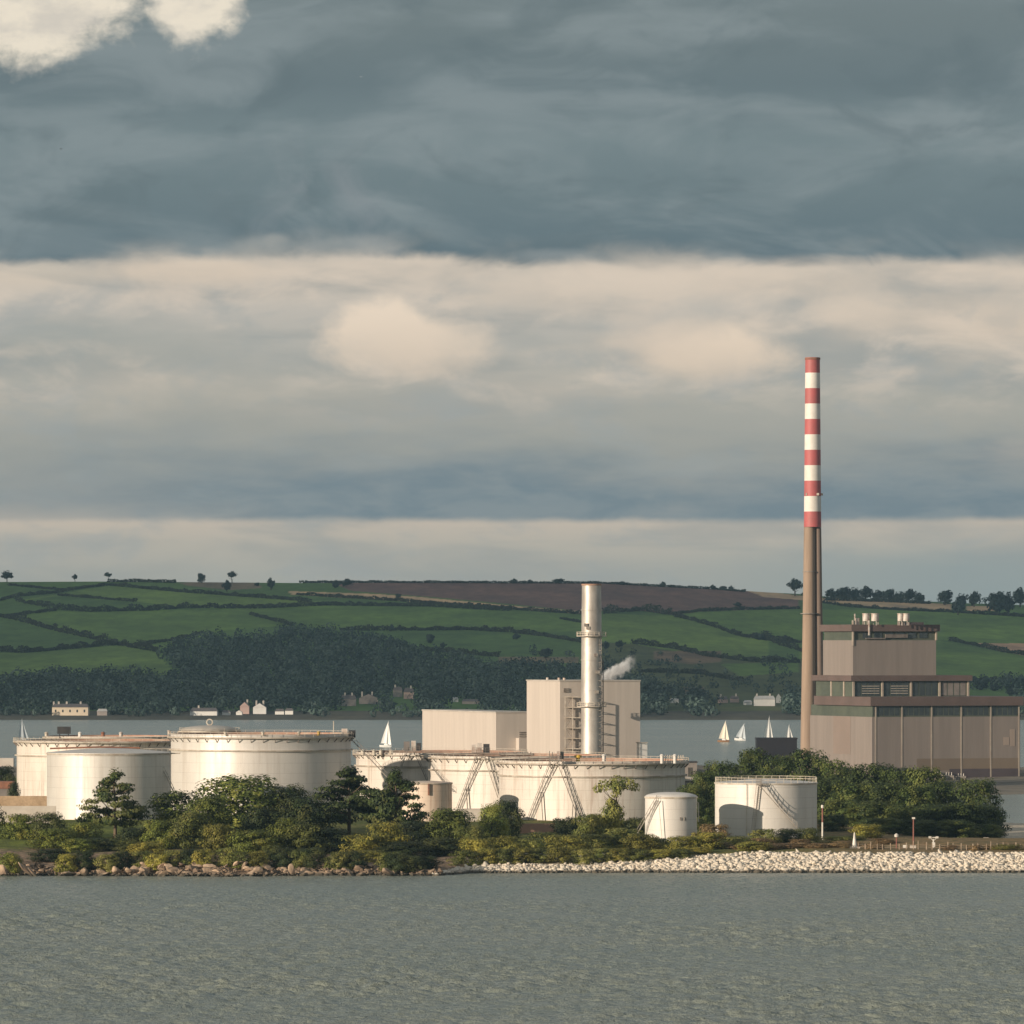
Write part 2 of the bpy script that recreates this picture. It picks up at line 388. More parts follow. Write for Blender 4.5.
# soft sunlit cumulus
def puff(cx, cy, rx, up, dn, strength, seed, col, edge=0.55):
    global colr
    dx = t.m('DIVIDE', t.m('SUBTRACT', U, cx), rx)
    dv = t.m('SUBTRACT', V, cy)
    dy = t.m('ADD', t.m('DIVIDE', t.m('MAXIMUM', dv, 0), dn), t.m('DIVIDE', t.m('MINIMUM', dv, 0), up))
    rr = t.m('SQRT', t.m('ADD', t.m('MULTIPLY', dx, dx), t.m('MULTIPLY', dy, dy)))
    nz = sky_noise(56, 38, 6, 0.6, seed, 0.25)
    k = t.smooth(t.m('ADD', rr, c0(nz, 0.8)), 1.05, 1.0 - edge * 0.85)
    lit = t.mix(t.smooth(dy, -0.9, 0.7), col, tuple(q * 0.86 for q in col))
    k = t.m('MULTIPLY', k, t.smooth(t.m('ADD', dy, c0(nz, 0.8)), 1.15, -0.25, 0.2, 1.0))
    colr = t.mix(t.m('MULTIPLY', k, strength), colr, lit)
puff(385, 338, 72, 48, 46, 0.95, 31, S(228, 209, 190), 0.5)
puff(432, 352, 78, 42, 34, 0.8, 37, S(220, 202, 184), 0.6)
puff(715, 358, 92, 46, 36, 0.9, 33, S(226, 206, 186), 0.75)
puff(655, 345, 70, 50, 34, 0.5, 39, S(214, 197, 181), 0.8)
puff(560, 292, 150, 32, 40, 0.6, 35, S(212, 197, 182), 0.8)
puff(860, 318, 60, 50, 34, 0.6, 36, S(216, 199, 182), 0.8)
puff(780, 280, 130, 22, 30, 0.5, 46, S(214, 198, 182), 0.8)
puff(1010, 320, 70, 50, 50, 0.55, 47, S(210, 194, 178), 0.8)
puff(1010, 458, 60, 22, 26, 0.5, 38, S(180, 168, 157), 0.8)
puff(190, 272, 120, 22, 24, 0.7, 40, S(218, 200, 182), 0.8)
puff(40, 276, 90, 18, 20, 0.5, 41, S(210, 196, 180), 0.8)
puff(110, 345, 200, 36, 60, 0.55, 44, S(160, 161, 156), 0.9)
puff(260, 400, 200, 40, 50, 0.5, 45, S(162, 161, 154), 0.9)
# low blue grey bank
Vb = t.m('ADD', V, t.m('ADD', c0(sky_noise(150, 60, 4, 0.55, 5.0), 9), c0(sky_noise(34, 22, 4, 0.6, 5.7), 7)))
top = t.m('ADD', V, t.m('ADD', c0(sky_noise(260, 70, 4, 0.55, 6.5, 0.4), 120), c0(sky_noise(60, 22, 3, 0.5, 8.5), 22)))
bank = t.m('MULTIPLY', t.smooth(Vb, 525, 515), t.smooth(top, 432, 502))
side = t.m('MULTIPLY', t.smooth(U, -40, 380, 0.35, 1.0), bank)
bankc = t.mix(t.smooth(nB, 0.35, 0.65), S(108, 124, 134), S(124, 135, 141))
colr = t.mix(t.m('MULTIPLY', side, 0.94), colr, bankc)
# the high dark deck
wave = t.m('ADD', c0(sky_noise(200, 400, 3, 0.5, 12.0), 30), c0(sky_noise(52, 30, 5, 0.65, 13.0, 0.6), 17))
gb = t.m('MULTIPLY', t.smooth(U, 120, 235), t.smooth(U, 520, 400)); Vd = t.m('ADD', t.m('ADD', V, wave), t.m('MULTIPLY', gb, 11))
fz = t.smooth(sky_noise(120, 60, 3, 0.5, 53.0), 0.4, 0.65)
deck = t.mix(fz, t.smooth(Vd, 270, 256), t.smooth(Vd, 276, 236))
dn = sky_noise(230, 85, 5, 0.55, 15.0, 0.6)
dn2 = sky_noise(110, 60, 4, 0.55, 17.5, 0.8)
dv = t.lin(V, -60, 262)
dcol = t.ramp(dv, [(0, S(118, 129, 133)), (0.25, S(108, 120, 124)), (0.45, S(101, 115, 121)), (0.62, S(112, 126, 131)), (0.8, S(104, 119, 125)), (1.0, S(92, 109, 118))])
dcol = t.mix(t.m('MULTIPLY', t.smooth(dn, 0.42, 0.68), 0.72), dcol, S(132, 142, 146))
dcol = t.mix(t.m('MULTIPLY', t.smooth(dn2, 0.5, 0.72), 0.5), dcol, S(94, 108, 114))
vir = t.m('MULTIPLY', t.m('MULTIPLY', t.smooth(U, 180, 300), t.smooth(U, 470, 330)), t.m('MULTIPLY', t.smooth(V, 110, 200), t.smooth(sky_noise(75, 80, 4, 0.55, 19.0, 0.9), 0.40, 0.7)))
dcol = t.mix(t.m('MULTIPLY', vir, 0.5), dcol, S(138, 143, 148))
colr = t.mix(deck, colr, dcol)
puff(262, 248, 46, 15, 13, 0.5, 61, S(166, 166, 163), 0.9)
puff(276, 240, 18, 9, 8, 0.4, 65, S(170, 168, 164), 0.9)
puff(345, 250, 70, 18, 12, 0.5, 62, S(160, 161, 159), 0.8)
puff(560, 258, 60, 12, 10, 0.5, 63, S(150, 154, 155), 0.8)
puff(820, 262, 90, 10, 8, 0.4, 64, S(170, 164, 158), 0.8)
# bright break at the upper left
gx = t.m('DIVIDE', t.m('SUBTRACT', U, 30), 120); gy = t.m('DIVIDE', t.m('SUBTRACT', V, -30), 100)
gr = t.m('SQRT', t.m('ADD', t.m('MULTIPLY', gx, gx), t.m('MULTIPLY', gy, gy)))
gx2 = t.m('DIVIDE', t.m('SUBTRACT', U, 195), 55); gy2 = t.m('DIVIDE', t.m('SUBTRACT', V, -25), 75)
gr2 = t.m('SQRT', t.m('ADD', t.m('MULTIPLY', gx2, gx2), t.m('MULTIPLY', gy2, gy2)))
gn = t.m('ADD', c0(sky_noise(75, 60, 6, 0.6, 25.0, 0.3), 0.95), c0(sky_noise(20, 18, 4, 0.6, 29.0, 0.2), 0.45))
gap = t.smooth(t.m('ADD', t.m('MINIMUM', gr, gr2), gn), 1.12, 0.66)
gcol = t.mix(t.smooth(sky_noise(70, 40, 4, 0.6, 27.0), 0.4, 0.65), S(226, 215, 199), S(203, 195, 185))
colr = t.mix(gap, colr, gcol)
# broken grey overcast away from the horizon
high = t.smooth(V, -60, -1400)
hc = t.mix(t.smooth(t.noise(tc.outputs['Generated'], 3.0, 5, 0.55), 0.42, 0.6), (0.22, 0.245, 0.26), (0.47, 0.455, 0.43))
colr = t.mix(high, colr, hc)
x10 = t.mix(1.0, colr, (10.8, 10.9, 10.6), 'MULTIPLY')
final = t.mix(t.m('SUBTRACT', 1.0, t.m('MULTIPLY', high, 0.3)), sky.outputs[0], x10)
t.L.new(final, bg.inputs[0]); bg.inputs[1].default_value = 0.1

# ------------------------------------------------------------------ near land
SHORE = np.array([(-900, 1240), (-420, 1285), (-190, 1292), (-128, 1286), (-116, 1296), (-92, 1294), (-60, 1290), (-42, 1296), (-16, 1294), (-9, 1309),
                  (20, 1312), (60, 1311), (120, 1312), (180, 1314), (420, 1318), (440, 1600), (250, 1640), (150, 1650), (134, 1700), (126, 1850),
                  (140, 1985), (220, 2010), (500, 2020), (620, 2300), (420, 2450), (100, 2390), (20, 2300), (-300, 2300), (-900, 2300)], float)
def shore_dist(X, Y):
    X = np.asarray(X, float); Y = np.asarray(Y, float)
    best = np.full(X.shape, 1e9); inside = np.zeros(X.shape, bool)
    n = len(SHORE)
    for i in range(n):
        ax, ay = SHORE[i]; bx, by = SHORE[(i + 1) % n]
        dx, dy = bx - ax, by - ay
        tt = np.clip(((X - ax) * dx + (Y - ay) * dy) / (dx * dx + dy * dy), 0, 1)
        best = np.minimum(best, np.hypot(X - ax - tt * dx, Y - ay - tt * dy))
        c = (ay > Y) != (by > Y)
        with np.errstate(divide='ignore', invalid='ignore'):
            c &= X < (bx - ax) * (Y - ay) / (by - ay if by != ay else 1e-9) + ax
        inside ^= c
    return np.where(inside, best, -best)
def vnoise(X, Y, s, seed=0):
    r = np.random.RandomState(seed); T = r.rand(64, 64)
    x = np.asarray(X) / s; y = np.asarray(Y) / s
    xi = np.floor(x).astype(int); yi = np.floor(y).astype(int); fx = x - xi; fy = y - yi
    fx = fx * fx * (3 - 2 * fx); fy = fy * fy * (3 - 2 * fy)
    g = lambda i, j: T[i % 64, j % 64]
    return (g(xi, yi) * (1 - fx) + g(xi + 1, yi) * fx) * (1 - fy) + (g(xi, yi + 1) * (1 - fx) + g(xi + 1, yi + 1) * fx) * fy
def G(X, Y):
    dd = shore_dist(X, Y)
    hl = np.interp(dd, [-60, -8, 0, 5, 16, 50, 100, 160, 230], [-4, -2.2, -0.25, 0.9, 2.0, 3.0, 4.8, 6.3, 6.6])   # wooded bank
    hr = np.interp(dd, [-60, -8, 0, 5, 16, 50, 100, 160, 230], [-4, -2.2, -0.25, 1.3, 3.9, 4.2, 4.9, 6.2, 6.6])    # rubble shore
    bl = np.interp(X, [-20, 30], [0, 1])
    h = hl * (1 - bl) + hr * bl
    spit = np.interp(X, [80, 110], [0, 1]) * np.interp(Y, [1390, 1480, 1900, 1950], [0, 1, 1, 0])
    h = np.where(h > 0, h * (1 - 0.78 * spit), h)
    plant_yard = np.interp(X, [60, 95], [0, 1]) * np.interp(Y, [1930, 2000], [0, 1])
    h = np.where(h > 2, h + (1.0 - h) * plant_yard, h)
    am = np.clip(dd / 20, 0, 1)
    h = h + am * ((vnoise(X, Y, 17, 3) - 0.5) * 0.9 + (vnoise(X, Y, 6, 4) - 0.5) * 0.4)
    return h
def g1(X, Y): return float(G(np.array([X]), np.array([Y]))[0])

def grid_mesh(xs, ys, zf, name, mat):
    XX, YY = np.meshgrid(xs, ys); ZZ = zf(XX, YY)
    Vv = np.stack([XX.ravel(), YY.ravel(), ZZ.ravel()], 1)
    nx, ny = len(xs), len(ys)
    i = np.arange(nx - 1); j = np.arange(ny - 1); I, J = np.meshgrid(i, j)
    a = (J * nx + I).ravel()
    return np_mesh(name, Vv, np.stack([a, a + 1, a + nx + 1, a + nx], 1), mat, True)
m, t, b, out = new_mat('headland ground')
b.inputs['Roughness'].default_value = 0.95; b.inputs['Specular IOR Level'].default_value = 0.2
g = t.node('ShaderNodeNewGeometry'); P = g.outputs['Position']; sx = t.node('ShaderNodeSeparateXYZ'); t.L.new(P, sx.inputs[0])
grass = t.mix(t.smooth(t.noise(P, 0.12, 5, 0.6), 0.35, 0.65), (0.10, 0.13, 0.028), (0.19, 0.17, 0.05))
grass = t.mix(t.smooth(t.noise(P, 0.9, 4, 0.6), 0.4, 0.75), grass, (0.045, 0.055, 0.018))
grass = t.mix(t.smooth(sx.outputs[0], -84, -96), grass, t.mix(t.smooth(t.noise(P, 0.35, 4, 0.6), 0.4, 0.65), (0.17, 0.20, 0.032), (0.10, 0.12, 0.03)))
dry = t.mix(t.smooth(t.noise(P, 0.4, 4, 0.6), 0.35, 0.65), (0.30, 0.20, 0.10), (0.16, 0.13, 0.06))
land = t.mix(t.smooth(sx.outputs[0], 50, 85), grass, dry)
rock = t.mix(t.smooth(t.noise(P, 0.7, 5, 0.7), 0.35, 0.65), (0.40, 0.28, 0.19), (0.10, 0.075, 0.055))
stone = t.mix(t.smooth(t.noise(P, 0.8, 5, 0.7), 0.35, 0.65), (0.62, 0.54, 0.43), (0.42, 0.36, 0.28))
sh = t.mix(t.smooth(sx.outputs[0], -14, -6), rock, stone)
zz = t.m('ADD', sx.outputs[2], t.m('MULTIPLY', t.m('SUBTRACT', t.noise(P, 0.25, 4, 0.6), 0.5), 2.2))
col = t.mix(t.smooth(zz, 3.0, 3.9), sh, land)
col = t.mix(t.smooth(sx.outputs[2], 0.5, 0.05), col, (0.06, 0.052, 0.042))
yard = t.mix(t.smooth(t.noise(P, 0.05, 4, 0.6), 0.4, 0.6), (0.17, 0.15, 0.12), (0.24, 0.21, 0.17))
col = t.mix(t.smooth(sx.outputs[1], 1900, 2000), col, yard)
t.L.new(col, b.inputs['Base Color'])
bp = t.node('ShaderNodeBump'); bp.inputs['Strength'].default_value = 0.8; bp.inputs['Distance'].default_value = 0.4
t.L.new(t.noise(P, 0.9, 5, 0.65), bp.inputs['Height']); t.L.new(bp.outputs[0], b.inputs['Normal'])
xs = np.concatenate([np.arange(-950, -260, 15.0), np.arange(-260, 270, 3.0), np.arange(270, 700, 15.0)])
ys = np.concatenate([np.arange(1200, 1280, 8.0), np.arange(1280, 1420, 2.5), np.arange(1420, 1700, 8.0), np.arange(1700, 2760, 14.0)])
tag(grid_mesh(xs, ys, G, 'ground', m), kind='structure')

# ------------------------------------------------------------------ water
m, t, b, out = new_mat('harbour water')
b.inputs['Roughness'].default_value = 0.22; b.inputs['IOR'].default_value = 1.33
g = t.node('ShaderNodeNewGeometry'); P = g.outputs['Position']; sx = t.node('ShaderNodeSeparateXYZ'); t.L.new(P, sx.inputs[0])
wc = t.mix(t.smooth(t.noise(t.mapping(P, (0.004, 0.012, 1)), 1, 4, 0.6), 0.35, 0.65), (0.205, 0.238, 0.205), (0.24, 0.265, 0.225))
t.L.new(wc, b.inputs['Base Color'])
n1 = t.noise(t.mapping(P, (0.9, 0.6, 1)), 1.0, 5, 0.65, 0.4)
bp = t.node('ShaderNodeBump'); bp.inputs['Strength'].default_value = 1.0; bp.inputs['Distance'].default_value = 0.8
t.L.new(n1, bp.inputs['Height']); t.L.new(bp.outputs[0], b.inputs['Normal'])
rw = np.random.RandomState(404)
def waves(X, Y):
    Z = np.zeros(X.shape)
    for k in range(44):
        L = 1.5 * (5.0 ** rw.rand()); a = R(65) + rw.normal() * 0.55; A = 0.013 * L ** 0.92 * rw.uniform(.5, 1.2)
        ph = rw.rand() * 6.28
        q = 2 * PI / L * (X * math.cos(a) + Y * math.sin(a)) + ph + 1.5 * vnoise(X, Y, 31, 500 + k % 5)
        sn = np.sin(q); Z += A * (sn + 0.25 * np.cos(2 * q))
    gust = 0.55 + 0.75 * vnoise(X, Y, 46, 77) ** 1.0
    calm = np.interp(Y, [700, 780, 1060, 1180, 1290, 1330], [0, 1, 1, .5, .3, 0]) * np.interp(np.abs(X), [128, 150], [1, 0])
    return Z * gust * calm
xs = np.concatenate([[-5200, -2500, -1000, -400, -200], np.arange(-150, 150.1, .6), [200, 400, 1000, 2500, 5200]])
ys = np.concatenate([[-250, 200, 500, 700], np.arange(760, 1340, .8), [1400, 2000, 3000, 4300]])
tag(grid_mesh(xs, ys, waves, 'water', m), kind='structure')

# ------------------------------------------------------------------ the hill across the water
YS, YR = 3960.0, 6500.0
RIDGE_PX = np.array([-900, 0, 110, 300, 420, 600, 662, 713, 738, 770, 800, 830, 900, 960, 1024, 1900], float)
RIDGE_ROW = np.array([584, 582, 581.5, 583, 582.5, 583, 586.5, 589, 590.5, 592.5, 594, 597, 600, 603, 605, 612], float)
def ridge(px): return np.interp(px, RIDGE_PX, RIDGE_ROW)
def hill_row(px, Y):
    tt = (Y - YS) / (YR - YS)
    g = np.where(tt < 1, np.clip(tt, 0, None) ** 0.92, 1.0)
    return 718.5 + (ridge(px) - 718.5) * g
def hill_z(px, Y):
    z = CAMZ - (hill_row(px, Y) - HOR) / F * Y
    return np.where(Y > YR, z - (Y - YR) * 0.045, np.where(Y < YS, z - (YS - Y) * 0.12, z))
def hill_pt(px, row):
    R_ = float(ridge(px)); g = min(max((718.5 - row) / (718.5 - R_), 0.0), 1.0)
    Y = YS + (YR - YS) * g ** (1 / 0.92)
    return Vector(((px - 512) / F * Y, Y, float(hill_z(px, Y))))
G1, G2, G3 = (0.115, 0.198, 0.046), (0.080, 0.150, 0.042), (0.135, 0.215, 0.052)
BROWN, STRAW, TAN, SCRUB = (0.165, 0.098, 0.088), (0.52, 0.37, 0.23), (0.48, 0.30, 0.20), (0.085, 0.105, 0.045)
FIELDS = [
 ([(-900, 582), (300, 578), (250, 596), (109, 586), (58, 594), (0, 601), (-900, 605)], G2),
 ([(-900, 603), (15, 597), (58, 596), (15, 602), (56, 610), (0, 617), (-900, 617)], G2),
 ([(58, 594), (109, 586), (178, 592), (260, 598), (428, 607), (326, 606), (260, 609), (188, 608), (152, 610), (89, 611), (15, 601)], G3),
 ([(58, 596), (86, 598), (137, 602), (188, 608), (152, 610), (89, 611), (15, 602)], G2),
 ([(0, 617), (56, 611), (89, 612), (152, 610), (260, 609), (326, 606), (430, 607), (510, 611), (585, 614), (585, 632), (468, 630), (341, 630), (288, 625), (221, 631), (157, 651), (117, 645), (51, 630)], G1),
 ([(-900, 617), (0, 617), (51, 630), (117, 645), (71, 649), (23, 653), (-900, 652)], G2),
 ([(-900, 653), (23, 653), (71, 649), (117, 645), (157, 652), (190, 690), (-900, 690)], G3),
 ([(311, 602), (428, 600), (510, 609), (510, 612), (428, 607), (326, 606)], G2),
 ([(392, 634), (428, 630), (510, 632), (585, 640), (585, 660), (478, 658)], G2),
 ([(585, 613), (672, 616), (713, 627), (770, 641), (770, 662), (708, 656), (632, 644), (585, 640)], G3),
 ([(672, 614), (770, 609), (900, 610), (1024, 617), (1900, 620), (1900, 640), (1024, 643), (972, 643), (949, 641), (860, 640), (770, 641), (713, 626)], G1),
 ([(825, 602), (901, 610), (1024, 617), (1024, 612), (952, 610), (870, 606)], G2),
 ([(940, 641), (1000, 652), (1024, 656), (1900, 660), (1900, 684), (942, 682), (800, 660), (800, 645)], G1),
 ([(320, 578), (600, 578), (662, 583), (713, 585), (740, 588), (775, 593), (800, 597), (800, 608), (770, 609), (700, 611.5), (672, 615), (644, 611), (581, 611), (510, 604), (433, 597), (352, 591)], BROWN),
 ([(178, 583), (210, 581), (258, 583), (262, 588), (230, 590), (190, 586)], (0.20, 0.155, 0.105)),
 ([(288, 591), (377, 594), (420, 597), (510, 605.5), (583, 611.5), (583, 614), (510, 609), (440, 603.5), (377, 599.5), (330, 597), (291, 594.5)], STRAW),
 ([(740, 588), (802, 596), (825, 598), (952, 604), (952, 610.5), (870, 606.5), (825, 602), (764, 597)], STRAW),
 ([(966, 606), (1000, 606), (1000, 611), (966, 611)], STRAW),
 ([(972, 643), (1024, 643.5), (1300, 645), (1300, 660), (1024, 655.5), (1000, 651)], TAN),
 ([(500, 657), (578, 657), (578, 663), (500, 663)], (0.20, 0.16, 0.10)),
 ([(585, 641), (632, 644), (708, 657), (770, 662), (830, 664), (830, 714), (585, 714)], SCRUB),
 ([(655, 651), (720, 651), (722, 662), (690, 664), (655, 660)], (0.19, 0.135, 0.09)),
 ([(720, 664), (800, 662), (800, 672), (740, 676)], G1),
 ([(684, 687), (704, 687), (706, 697), (684, 697)], (0.20, 0.14, 0.09)),
 ([(830, 684), (1024, 683), (1900, 686), (1900, 714), (830, 714)], G2),
 ([(-900, 711), (1900, 711), (1900, 722), (-900, 722)], (0.085, 0.085, 0.07)),
]
def in_poly(px, row, poly):
    ins = np.zeros(px.shape, bool); n = len(poly)
    for i in range(n):
        ax, ay = poly[i]; bx, by = poly[(i + 1) % n]
        if ay == by: continue
        c = ((ay > row) != (by > row)) & (px < (bx - ax) * (row - ay) / (by - ay) + ax)
        ins ^= c
    return ins
m, t, b, out = new_mat('hill fields')
b.inputs['Roughness'].default_value = 0.95; b.inputs['Specular IOR Level'].default_value = 0.15
at = t.node('ShaderNodeAttribute', attribute_name='field_colour'); g = t.node('ShaderNodeNewGeometry'); P = g.outputs['Position']
n1 = t.noise(t.mapping(P, (0.012, 0.005, 0.01)), 1, 5, 0.6); n2 = t.noise(t.mapping(P, (0.09, 0.02, 0.05)), 1, 4, 0.65)
col = t.mix(1.0, at.outputs['Color'], t.ramp(n1, [(0.28, (0.62, 0.66, 0.72)), (0.72, (1.36, 1.28, 1.12))]), 'MULTIPLY')
col = t.mix(1.0, col, t.ramp(n2, [(0.3, (0.78, 0.79, 0.82)), (0.7, (1.2, 1.18, 1.12))]), 'MULTIPLY')
t.L.new(col, b.inputs['Base Color'])
pxs = np.concatenate([np.arange(-900, -40, 16.0), np.arange(-40, 1064, 2.5), np.arange(1064, 1910, 16.0)])
Ys = np.concatenate([np.arange(3880, 3960, 20.0), YS + (YR - YS) * np.linspace(0, 1, 240), np.arange(6520, 7600, 60.0)])
PX, YY = np.meshgrid(pxs, Ys)
ZZ = hill_z(PX, YY); XX = (PX - 512) / F * YY
nx, ny = len(pxs), len(Ys)
I, J = np.meshgrid(np.arange(nx - 1), np.arange(ny - 1)); a = (J * nx + I).ravel()
hill = np_mesh('hills', np.stack([XX.ravel(), YY.ravel(), ZZ.ravel()], 1), np.stack([a, a + 1, a + nx + 1, a + nx], 1), m, True)
colv = np.tile(np.array([*G2, 1.0], np.float32), (PX.size, 1)); rowv = hill_row(PX, YY).ravel(); pv = PX.ravel()
for poly, c in FIELDS: colv[in_poly(pv, rowv, poly)] = (*c, 1)
ca = hill.data.color_attributes.new('field_colour', 'FLOAT_COLOR', 'POINT'); ca.data.foreach_set('color', colv.ravel())
tag(hill, kind='structure')

# ------------------------------------------------------------------ foliage
def leaf_quads(C, Nn, size, r):
    n = len(C)
    Nn = Nn / np.maximum(np.linalg.norm(Nn, axis=1, keepdims=True), 1e-6)
    rv = r.normal(size=(n, 3)); T = np.cross(Nn, rv); T /= np.maximum(np.linalg.norm(T, axis=1, keepdims=True), 1e-6)
    B = np.cross(Nn, T); s = size[:, None]
    asp = (0.55 + 0.5 * r.rand(n))[:, None]
    Vv = np.stack([C - T * s, C - B * s * asp * 0.8 + T * s * .1, C + T * s, C + B * s * asp * 0.8 - T * s * .1], 1).reshape(-1, 3)
    return Vv, np.arange(4 * n).reshape(-1, 4)
def crown_pts(lobes, n, r, shell=0.75):
    """leaf centres and outward normals spread over and inside ellipsoid lobes"""
    vol = np.array([l[3] * l[4] * l[5] for l in lobes]) ** 0.67; cnt = r.multinomial(n, vol / vol.sum())
    Cs, Ns = [], []
    for (cx, cy, cz, rx, ry, rz), k in zip(lobes, cnt):
        dvec = r.normal(size=(k, 3)); dvec /= np.linalg.norm(dvec, axis=1, keepdims=True)
        rad = shell + (1 - shell) * 1.5 * r.rand(k) - 0.45 * (r.rand(k) ** 3)
        p = dvec * rad[:, None]
        Cs.append(p * np.array([rx, ry, rz]) + np.array([cx, cy, cz])); cd = Cs[-1] - np.array([0, 0, 0.42]); cd /= np.maximum(np.linalg.norm(cd, axis=1, keepdims=True), 1e-6); Ns.append(dvec * 0.7 + cd * 0.75 + r.normal(scale=0.34, size=(k, 3)) + np.array([0, 0, 0.1]))
    return np.concatenate(Cs), np.concatenate(Ns)
def round_lobes(r, n=26, squat=1.0, low=0.05, lr=(0.12, 0.19), ball=False):
    L = []
    for i in range(n):
        u = (i + r.rand()) / n; zc = low + (1 - low) * u                   # spread over the height, most lobes on the outside
        wd = 0.36 * math.sqrt(max(1 - (max(zc - 0.42, 0) / 0.62) ** 2, 0.03)) * (1 if zc > 0.3 else 0.86 + 0.14 * zc / 0.3)
        if ball: wd = 0.36 * math.sqrt(max(1 - ((zc - 0.56) / 0.5) ** 2, 0.02))
        a = i * 2.4 + r.rand() * 1.2; dd = wd * (0.55 + 0.5 * r.rand() ** 0.5); q = r.uniform(*lr)
        L.append((dd * math.cos(a), dd * math.sin(a), min(max(zc, low + q * .5), 1 - q * 0.8), q, q, q * 0.82 * squat))
    L.append((0, 0, 0.42, 0.24, 0.24, 0.34)); L.append((0.05, 0.03, 0.8, 0.15, 0.15, 0.17))
    return L
def ball_lobes(r, n=26):
    L = [(0, 0, 0.6, 0.27, 0.27, 0.24)]
    for i in range(n):
        p = r.normal(size=3); p = p / np.linalg.norm(p) * r.rand() ** 0.4
        q = r.uniform(0.09, 0.16); L.append((p[0] * 0.36, p[1] * 0.36, 0.6 + p[2] * 0.28, q, q, q * .85))
    return L
def pine_lobes(r, n=22):
    L = []
    for i in range(n):
        zc = 0.22 + 0.72 * (i + r.rand()) / n
        wd = np.interp(zc, [0.2, 0.32, 0.55, 0.8, 0.97], [0.36, 0.47, 0.40, 0.2, 0.0])
        a = r.rand() * 2 * PI; q = r.uniform(0.10, 0.19) * (1.12 - 0.62 * zc)
        dd = wd * r.uniform(0.35, 1.0)
        L.append((dd * math.cos(a), dd * math.sin(a), zc, q * 1.15, q * 1.15, q * 0.34))
    L.append((0, 0, 0.93, 0.09, 0.09, 0.09))
    return L
CROWN = {}
def proto_crown(key, lobes, n, size, mat, seed, shell=0.75, asp=0.8):
    r = np.random.RandomState(seed)
    C, Nn = crown_pts(lobes, n, r, shell)
    k = C[:, 2] > 0.01; C, Nn = C[k], Nn[k]
    Nn = Nn / np.array([1, 1, asp])
    V_, F_ = leaf_quads(C * np.array([1, 1, asp]), Nn, size * (0.6 + 0.8 * r.rand(len(C))), r)
    V_ = V_ / np.array([1, 1, asp])
    o = np_mesh('crown', V_, F_, mat); COL.objects.unlink(o)
    me = o.data; bpy.data.objects.remove(o); CROWN[key] = me
for i in range(4):
    r = np.random.RandomState(40 + i); proto_crown(('round', i), round_lobes(r, 26 + i * 3, 1.0, 0.06), 7000, 0.018, 'leaf_green', 60 + i)
for i in range(3):
    r = np.random.RandomState(140 + i); proto_crown(('dark', i), round_lobes(r, 24, 1.1, 0.02), 6500, 0.018, 'leaf_dark', 160 + i, asp=0.6)
for i in range(3):
    r = np.random.RandomState(240 + i); proto_crown(('pine', i), pine_lobes(r, 46), 8000, 0.018, 'leaf_pine', 260 + i, 0.55)
for kind, mat, sd in (('gold', 'leaf_gold', 340), ('olive', 'leaf_olive', 440), ('straw', 'leaf_straw', 540), ('lush', 'leaf_lush', 590)):
    for i in range(3):
        r = np.random.RandomState(sd + i); proto_crown((kind, i), round_lobes(r, 24, 0.9, 0.0, (0.13, 0.21)), 5200, 0.0185, mat, sd + 20 + i, asp=0.5)
for i in range(4):
    r = np.random.RandomState(640 + i); proto_crown(('copse', i), round_lobes(r, 30, 1.0, 0.02, (0.10, 0.17)), 7600, 0.0175, 'leaf_copse', 660 + i)
r = np.random.RandomState(7)
umb = [(x_, y_, zc_, q_, q_, q_ * .62) for x_, y_, zc_, q_ in ((-0.36, 0, .84, .12), (-0.2, 0.1, .89, .17), (-.05, -0.1, .91, .18), (0.12, 0.1, .88, .16), (0.27, -.05, .86, .15), (.4, 0, .81, .1), (0.05, 0.2, .84, .13), (-0.1, -0.2, .83, .12), (.02, .05, .74, .11))]
umb += [(0.06 + 0.12 * r.normal(), 0.14 * r.normal(), zc, q_, q_, q_ * .9) for zc, q_ in ((0.06, .2), (0.14, .2), (0.22, .19), (0.3, .19), (0.36, .17), (0.44, .16), (0.5, .15), (0.56, .12), (0.62, .1), (.18, .2), (.4, .15))]
proto_crown(('umbrella', 0), umb, 5000, 0.02, 'leaf_olive', 770)
for i in range(4):
    r = np.random.RandomState(840 + i); proto_crown(('far', i), ball_lobes(r), 900, 0.05, 'leaf_far', 860 + i)

TRUNK = {}
def proto_trunk(key, seed, h=0.7, r0=0.03, limbs=5, mat='bark_dark', spread=0.3, base_h=0.2):
    r = random.Random(seed); mb = MB()
    pts = [(0, 0, -0.06), (r.uniform(-.01, .01), 0, base_h), (r.uniform(-.03, .03), r.uniform(-.03, .03), h * 0.6), (r.uniform(-.04, .04), r.uniform(-.04, .04), h)]
    mb.tube(pts, [r0 * 1.3, r0, r0 * 0.7, r0 * 0.25], 7)
    for i in range(limbs):
        z0 = base_h + (h * 0.75 - base_h) * (i + r.random()) / limbs; a = r.random() * 2 * PI; L = spread * r.uniform(0.6, 1.0)
        k = z0 / h
        p0 = Vector((pts[1][0] * (1 - k) + pts[3][0] * k, pts[3][1] * k * .6, z0))
        p2 = p0 + Vector((math.cos(a) * L, math.sin(a) * L, L * r.uniform(0.35, 0.8)))
        p1 = p0.lerp(p2, 0.5) + Vector((0, 0, -0.02))
        mb.tube([p0, p1, p2], [r0 * 0.5, r0 * 0.34, r0 * 0.12], 5)
    o = mb.build('trunk', mat); COL.objects.unlink(o); TRUNK[key] = o.data; bpy.data.objects.remove(o)
for k in ('round', 'dark', 'copse'): proto_trunk(k, hash(k) % 7 if False else len(k), 0.72, 0.026, 6)
proto_trunk('pine', 21, 0.95, 0.024, 9, 'bark', 0.34, 0.2)
